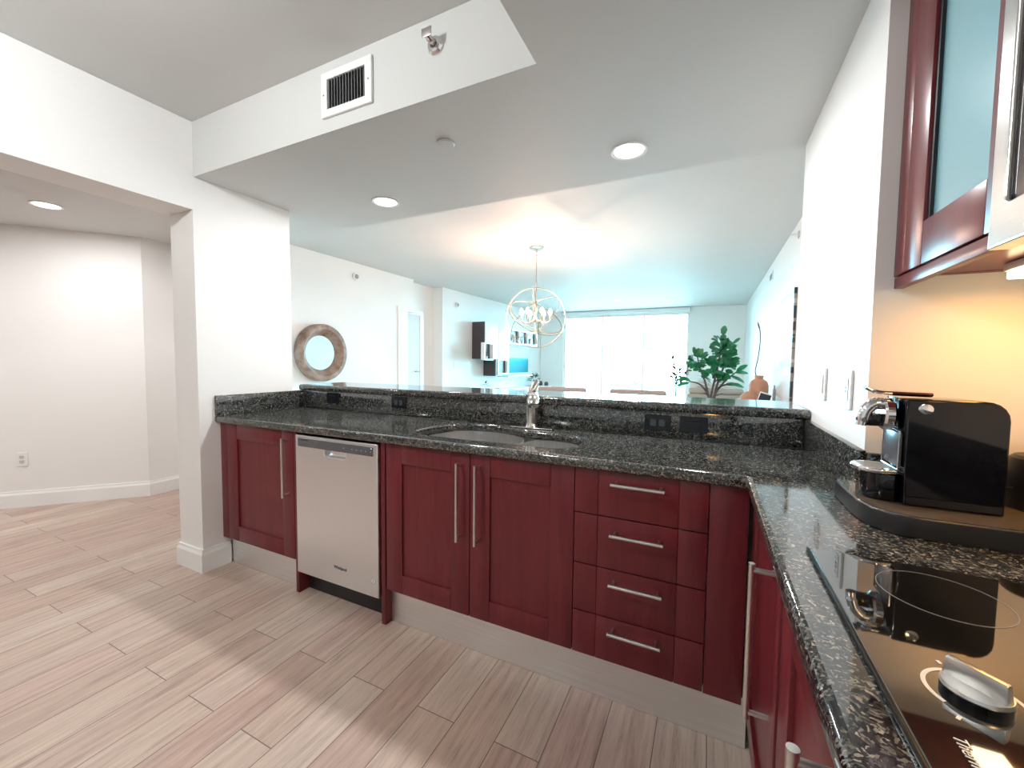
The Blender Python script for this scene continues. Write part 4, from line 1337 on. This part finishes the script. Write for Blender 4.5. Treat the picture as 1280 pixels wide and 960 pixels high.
bm = B(); tvbox(bm, 0.92, 3.56, 0.06, 0.36, 0.001, 0.0495); part('plinth', bm, DARKLAM, t)


def leaf_quad(bm, p, d, up, L, W, bend=0.25):
    """a small folded leaf of 8 faces starting at p along d"""
    d = Vector(d).normalized(); up = Vector(up)
    s = d.cross(up)
    if s.length < 1e-4: s = d.cross(Vector((1, 0.2, 0)))
    s.normalize(); n = s.cross(d)
    prev = None
    for k, w in ((0, 0.08), (0.25, 0.75), (0.6, 1.0), (0.88, 0.6), (1.0, 0.05)):
        c = p + d * L * k - n * bend * L * k * k
        row = [bm.verts.new(c - s * W * w / 2 + n * 0.12 * W * w), bm.verts.new(c), bm.verts.new(c + s * W * w / 2 + n * 0.12 * W * w)]
        if prev:
            bm.faces.new((prev[0], prev[1], row[1], row[0])); bm.faces.new((prev[1], prev[2], row[2], row[1]))
        prev = row


def rdir(zmin=-0.3):
    while True:
        v = Vector((random.uniform(-1, 1), random.uniform(-1, 1), random.uniform(zmin, 1)))
        if 0.2 < v.length < 1: return v.normalized()


def little_plant(loc, label, h=0.12, n=26, r=0.05, leafm=LEAF2, group=None, ls=0.05, name='potted_plant', pr=0.035, ph=0.06):
    L = Vector(loc)
    t = thing(name, label, 'plant', loc, group)
    bm = B(); lathe(bm, [(0.0, 0.0), (pr * 0.75, 0.0), (pr, ph), (pr * 0.9, ph), (pr * 0.85, ph - 0.008), (0.0, ph - 0.008)], L, 20); part('pot', bm, POT, t)
    bm = B()
    for k in range(n):
        d = rdir(0.0)
        p = L + Vector((0, 0, ph + h * 0.35)) + Vector((d.x * r, d.y * r, d.z * h * 0.6))
        leaf_quad(bm, p, d, (0, 0, 1), ls * random.uniform(0.7, 1.2), ls * 0.5)
    for k in range(4):
        d = rdir(0.5); tube(bm, [L + Vector((0, 0, ph - 0.01)), L + Vector((d.x * r * 0.7, d.y * r * 0.7, ph + h * 0.6))], 0.002, 5)
    part('foliage', bm, leafm, t)
    return t


little_plant(tvp(0.93, 0.362, 1.3025), 'tiny white potted plant inside the cube niche', 0.07, 18, 0.015, ls=0.03, pr=0.02, ph=0.05)
little_plant(tvp(1.08, 0.25, 0.6555), 'small dark plant on the left end of the white console', 0.10, 24, 0.06, ls=0.06)
little_plant(tvp(3.40, 0.25, 0.6555), 'bushy potted plant on the far end of the white console', 0.17, 40, 0.10, ls=0.10, pr=0.06, ph=0.08)
for s, lb in ((1.40, 'low dark bowl on the white console, left of the other bowl'), (1.62, 'low dark bowl on the white console, right of the other bowl')):
    bm = B(); lathe(bm, [(0.0, 0.0), (0.03, 0.0), (0.06, 0.035), (0.056, 0.036), (0.028, 0.008), (0.0, 0.006)], tvp(s, 0.2, 0.6555), 22)
    solo('bowl', bm, GREY, lb, 'bowl', 'small bowls on the console')
t = thing('corner_table', 'small white side table in the window corner', 'table', (-4.0, 8.62, 0))
bm = B(); lathe(bm, [(0.0, 0.62), (0.19, 0.62), (0.19, 0.64), (0.0, 0.64)], (-4.0, 8.62, 0), 28); part('top', bm, WHITELAM, t)
bm = B(); lathe(bm, [(0.0, 0.001), (0.13, 0.001), (0.12, 0.015), (0.025, 0.03), (0.025, 0.6195), (0.0, 0.6195)], (-4.0, 8.62, 0), 20); part('pedestal', bm, WHITELAM, t)
for x, h, lb in ((-4.08, 0.115, 'dark squat jar on the side table in the window corner, the left one'), (-3.92, 0.10, 'dark squat jar on the side table in the window corner, the right one')):
    bm = B(); lathe(bm, [(0.0, 0.0), (0.045, 0.0), (0.055, 0.04), (0.045, h * 0.8), (0.03, h), (0.0, h)], (x, 8.58, 0.6405), 18)
    solo('jar', bm, DARKPANEL, lb, 'jar', 'dark jars in the window corner')
for s, lb in ((0.392, 'white switch plate on the pale blue wall below the round alarm'), (0.86, 'white switch plate on the pale blue wall left of the dark cabinet side')):
    p = tvp(s, 0.0, 1.17)
    outlet_thing('light_switch', lb, 'switch', p, (TD.x, TD.y, 0), (TN.x, TN.y, 0), PLATE, 'rocker', 0.09, 0.115)

# ------------------------------------------------------------------ living room right side
# sofa seen from behind
t = thing('sofa', 'beige sofa with white cushions in front of the window at the right', 'sofa', (0.0, 6.4, 0))
bm = B(); box(bm, -0.42, 0.42, 6.17, 6.98, 0.10, 0.42, 0.03, 3); part('base', bm, BEIGE, t)
bm = B(); box(bm, -0.42, 0.42, 5.98, 6.165, 0.10, 0.755, 0.03, 3); part('backrest', bm, BEIGE, t)
bm = B(); box(bm, -0.405, 0.405, 6.0, 6.16, 0.757, 0.85, 0.035, 3); part('back_roll', bm, BEIGE, t)
for x0, x1, h in ((-0.41, -0.03, 0.965), (-0.02, 0.41, 0.985)):
    bm = B(); box(bm, x0, x1, 6.175, 6.40, 0.43, h, 0.07, 4); part('back_cushion', bm, CUSHION, t, 'white back cushion')
bm = B(); box(bm, 0.425, 0.565, 6.0, 6.98, 0.10, 0.80, 0.05, 4)
for v in bm.verts: v.co.z -= max(0, v.co.z - 0.4) * (v.co.x - 0.42) * 1.2
part('armrest', bm, CUSHION, t)
for x in (-0.38, 0.38):
    for y in (6.04, 6.92):
        bm = B(); box(bm, x - 0.02, x + 0.02, y - 0.02, y + 0.02, 0.001, 0.0995); part('leg', bm, DARKLAM, t)

# fiddle leaf fig
fxy = Vector((-0.065, 5.0))
t = thing('fiddle_leaf_fig', 'tall fiddle leaf fig with glossy green leaves in front of the sofa', 'plant', (fxy.x, fxy.y, 0))
bm = B(); lathe(bm, [(0.0, 0.001), (0.15, 0.001), (0.18, 0.36), (0.165, 0.36), (0.16, 0.33), (0.0, 0.33)], (fxy.x, fxy.y, 0), 30); part('pot', bm, POT, t)
bm = B(); lathe(bm, [(0.0, 0.331), (0.155, 0.331), (0.0, 0.345)], (fxy.x, fxy.y, 0), 24); part('soil', bm, SOIL, t)
bms = B(); bml = B()
U = Vector((math.cos(math.radians(12)), math.sin(math.radians(12)), 0))
V = Vector((-U.y, U.x, 0))
def FP(a, z, b=0.0):
    return Vector((fxy.x, fxy.y, z)) + U * a + V * b
branches = [
    [(0.0, 0.34), (-0.02, 0.6), (0.0, 0.85), (0.05, 1.15), (0.10, 1.5), (0.115, 1.66)],
    [(0.02, 0.34), (0.03, 0.65), (0.05, 0.9), (0.12, 1.15), (0.20, 1.42), (0.24, 1.55)],
    [(-0.02, 0.34), (-0.03, 0.7), (-0.09, 0.98), (-0.17, 1.2), (-0.21, 1.36)],
    [(0.0, 0.34), (0.02, 0.75), (0.14, 0.98), (0.30, 1.14)],
    [(0.0, 0.34), (-0.03, 0.75), (-0.14, 0.95), (-0.30, 1.00)],
    [(0.02, 0.34), (0.03, 0.75), (0.10, 0.93), (0.24, 0.98)],
]
for bi, br in enumerate(branches):
    bo = random.uniform(-0.05, 0.05)
    pts = spline([FP(a, z, bo * max(0, z - 0.5) + random.uniform(-0.01, 0.01)) for a, z in br], 5)
    n = len(pts)
    tube(bms, pts, [0.020 - 0.013 * k / n for k in range(n)], 8)
def crown(a, z, n, sp, L, dz=0.35, sz=1.0):
    for k in range(n):
        d = rdir(-0.6)
        p = FP(a + d.x * sp, z + d.z * sp * sz, d.y * sp)
        q = rdir(-0.3)
        dd = U * (d.x * 0.7 + q.x * 0.5) + V * (d.y * 0.6 - 0.25 + q.y * 0.3) + Vector((0, 0, d.z * 0.5 + dz * random.uniform(-0.5, 0.9)))
        leaf_quad(bml, p, dd, (q.x * 0.5, -0.7, 0.7), L * random.uniform(0.8, 1.2), L * 0.72, 0.2)
crown(0.10, 1.54, 16, 0.05, 0.115, 0.1)
crown(0.11, 1.41, 24, 0.085, 0.125)
crown(0.12, 1.28, 28, 0.10, 0.125)
crown(0.03, 1.16, 22, 0.09, 0.125)
crown(0.10, 1.18, 12, 0.07, 0.12)
crown(-0.20, 1.30, 18, 0.055, 0.12, 0.3)
crown(-0.12, 1.19, 9, 0.04, 0.11)
crown(0.23, 1.50, 6, 0.03, 0.11, 0.5)
leaf_quad(bml, FP(0.115, 1.65), Vector((0.15, 0, 1)), (0, 1, 0), 0.14, 0.085, 0.0)
leaf_quad(bml, FP(0.24, 1.53), U + Vector((0, 0, 0.9)), (0, -0.7, 0.5), 0.13, 0.05, 0.0)
leaf_quad(bml, FP(-0.22, 1.36), U * -0.3 + Vector((0, 0, 1)), (0, -1, 0.2), 0.14, 0.06, 0.0)
for a, z, d, L in ((0.30, 1.14, 0.9, 0.18), (0.28, 1.13, 0.1, 0.18), (0.22, 1.09, -0.35, 0.22), (0.22, 0.98, -0.15, 0.20), (0.16, 0.96, 0.15, 0.18), (-0.28, 1.00, 0.5, 0.17), (-0.30, 0.98, -0.2, 0.17), (-0.30, 1.02, 0.1, 0.16)):
    leaf_quad(bml, FP(a, z), U * (1 if a > 0 else -1) + Vector((0, 0, d)), (0, -0.6, 0.8), L, 0.085, 0.15)
for k in range(30):
    sg = random.choice((-1, 1)); z = random.uniform(0.76, 1.02)
    leaf_quad(bms, FP(sg * 0.015, z, random.uniform(-0.03, 0.03)), U * sg * random.uniform(0.4, 1) + V * random.uniform(-0.7, 0.5) + Vector((0, 0, 0.7)), (0, 0, 1), 0.19, 0.035, 0.35)
part('stem', bms, BARK, t)
part('foliage', bml, LEAF, t)

# sparse plant beside it
t = thing('tall_branch_plant', 'sparse plant with a few dark leaves against the bright window, left of the fig', 'plant', (-0.60, 6.0, 0))
bm = B(); lathe(bm, [(0.0, 0.001), (0.10, 0.001), (0.13, 0.30), (0.12, 0.30), (0.11, 0.28), (0.0, 0.28)], (-0.60, 6.0, 0), 24); part('pot', bm, POT, t)
bms = B(); bml = B()
for k in range(9):
    a = random.uniform(-0.14, 0.20); z = random.uniform(1.0, 1.32)
    p0 = Vector((-0.60, 6.0, 0.28)); p2 = Vector((-0.60 + a, 6.0 + random.uniform(-0.1, 0.1), z)); p1 = (p0 + p2) / 2 + Vector((a * -0.2, 0, 0.1))
    pts = spline([p0, p1, p2], 6); tube(bms, pts, 0.004, 6)
    for q in pts[7:]:
        if random.random() < 0.7: leaf_quad(bml, q, rdir(-0.2), (0, -0.6, 0.8), 0.09, 0.05)
part('stem', bms, BARK, t); part('foliage', bml, LEAFB, t)

# console with vases
CZ = 0.825
t = thing('wall_console', 'white console table along the right living room wall', 'table', (0.40, 3.95, 0))
bm = B(); box(bm, 0.22, 0.575, 3.35, 4.5, CZ - 0.025, CZ, 0.003); part('top', bm, WHITELAM, t)
for x in (0.25, 0.545):
    for y in (3.39, 4.46):
        bm = B(); box(bm, x - 0.015, x + 0.015, y - 0.015, y + 0.015, 0.001, CZ - 0.0255); part('leg', bm, WHITELAM, t)
vx, vy = 0.405, 4.0
t = thing('ceramic_vase', 'tall terracotta bottle vase holding one thin bent stem', 'vase', (vx, vy, CZ + 0.0005))
bm = B(); lathe(bm, [(0.0, 0.0), (0.085, 0.0), (0.097, 0.03), (0.097, 0.19), (0.082, 0.235), (0.045, 0.262), (0.042, 0.275), (0.048, 0.302), (0.039, 0.302), (0.033, 0.275), (0.0, 0.265)], (vx, vy, CZ + 0.0005), 32); part('body', bm, TERRA, t)
bm = B(); lathe(bm, [(0.0, 0.0), (0.06, 0.0), (0.088, 0.03), (0.085, 0.075), (0.05, 0.115), (0.015, 0.128), (0.0, 0.127)], (0.300, 3.82, CZ + 0.0005), 30)
solo('ceramic_vase', bm, TERRA, 'squat round terracotta vase at the foot of the tall one', 'vase')
t = thing('dried_stem', 'single thin brown stem arching up from the tall terracotta vase', 'branch', (vx, vy, 1.095))
bm = B(); tube(bm, spline([(vx - 0.008, vy, 1.095), (vx - 0.04, vy, 1.17), (vx - 0.018, vy, 1.33), (vx - 0.005, vy, 1.50), (vx - 0.012, vy, 1.64), (vx - 0.032, vy, 1.72)], 6), 0.0062, 7)
part('stalk', bm, BARK, t)
bm = B(); tube(bm, [(vx - 0.022, vy, 1.66), (vx - 0.028, vy, 1.70), (vx - 0.036, vy, 1.735)], [0.005, 0.009, 0.003], 8); part('bud', bm, BARK, t)
t = thing('tilted_frame', 'small black picture in a white frame leaning by the terracotta vases', 'picture frame', (0.41, 3.62, CZ))
rotm = ((0.40, 3.6, CZ), Matrix.Rotation(math.radians(16), 3, 'Y'))
bm = B(); box(bm, 0.345, 0.455, 3.60, 3.615, CZ + 0.018, CZ + 0.135, 0.002, rot=rotm); part('frame', bm, WHITELAM, t)
bm = B(); box(bm, 0.352, 0.455, 3.596, 3.5995, CZ + 0.026, CZ + 0.122, rot=rotm); part('picture', bm, BLACK, t)
bm = B(); lathe(bm, [(0.0, 0.0), (0.014, 0.0), (0.016, 0.05), (0.014, 0.14), (0.008, 0.17), (0.008, 0.20), (0.0, 0.20)], (0.55, 3.95, CZ + 0.0005), 16)
solo('bottle', bm, GREY, 'slim grey bottle on the console right of the terracotta vases', 'bottle')
t = thing('wall_art', 'tall white wall panel with a dark mosaic edge on the right living room wall', 'wall art', (0.57, 3.5, 0.9))
bm = B(); box(bm, 0.568, 0.584, 3.10, 4.0, 0.91, 1.945); part('panel', bm, WHITELAM, t)
bm = B(); box(bm, 0.562, 0.584, 3.066, 3.098, 0.90, 1.955, 0.001); part('mosaic_edge', bm, MOSAIC, t, 'dark and pale mosaic strip')
t = thing('air_vent', 'small white air grille high on the right living room wall', 'vent', (0.58, 4.92, 2.33))
bm = B()
for z0, z1 in ((2.335, 2.353), (2.437, 2.455)): box(bm, 0.577, 0.5845, 4.77, 5.08, z0, z1)
box(bm, 0.577, 0.5845, 4.77, 4.80, 2.353, 2.437); box(bm, 0.577, 0.5845, 5.05, 5.08, 2.353, 2.437)
part('frame', bm, TRIM, t)
bm = B()
for k in range(6): box(bm, 0.579, 0.5845, 4.801, 5.049, 2.357 + k * 0.0135, 2.364 + k * 0.0135)
part('slats', bm, GREY, t)
t = thing('fire_sprinkler', 'small chrome sidewall sprinkler high on the right living room wall', 'sprinkler', (0.58, 3.13, 2.437))
bm = B(); lathe(bm, [(0.0, 0.0), (0.035, 0.0), (0.033, -0.008), (0.012, -0.014), (0.012, -0.04), (0.0, -0.042)], (0.5845, 3.13, 2.437), 20, 'x'); part('escutcheon', bm, CHROME, t)
bm = B(); box(bm, 0.527, 0.542, 3.11, 3.15, 2.434, 2.440, 0.001); part('deflector', bm, NICKEL, t)

# balcony planter
t = thing('balcony_planter', 'bushy grey green shrub in a box planter outside the window', 'plant', (-2.08, 9.62, -0.02))
bm = B(); box(bm, -2.56, -1.60, 9.4, 9.82, -0.019, 0.60, 0.01); part('planter_box', bm, CONCRETE, t)
bm = B()
for k in range(520):
    x = random.uniform(-2.54, -1.62); hgt = 0.24 * (1 - abs((x + 2.08) / 0.60) ** 2.5)
    leaf_quad(bm, Vector((x, random.uniform(9.40, 9.82), 0.59 + random.uniform(0, max(0.02, hgt)))), rdir(0.0), (0, 0, 1), 0.075, 0.026)
part('foliage', bm, LEAF2, t)
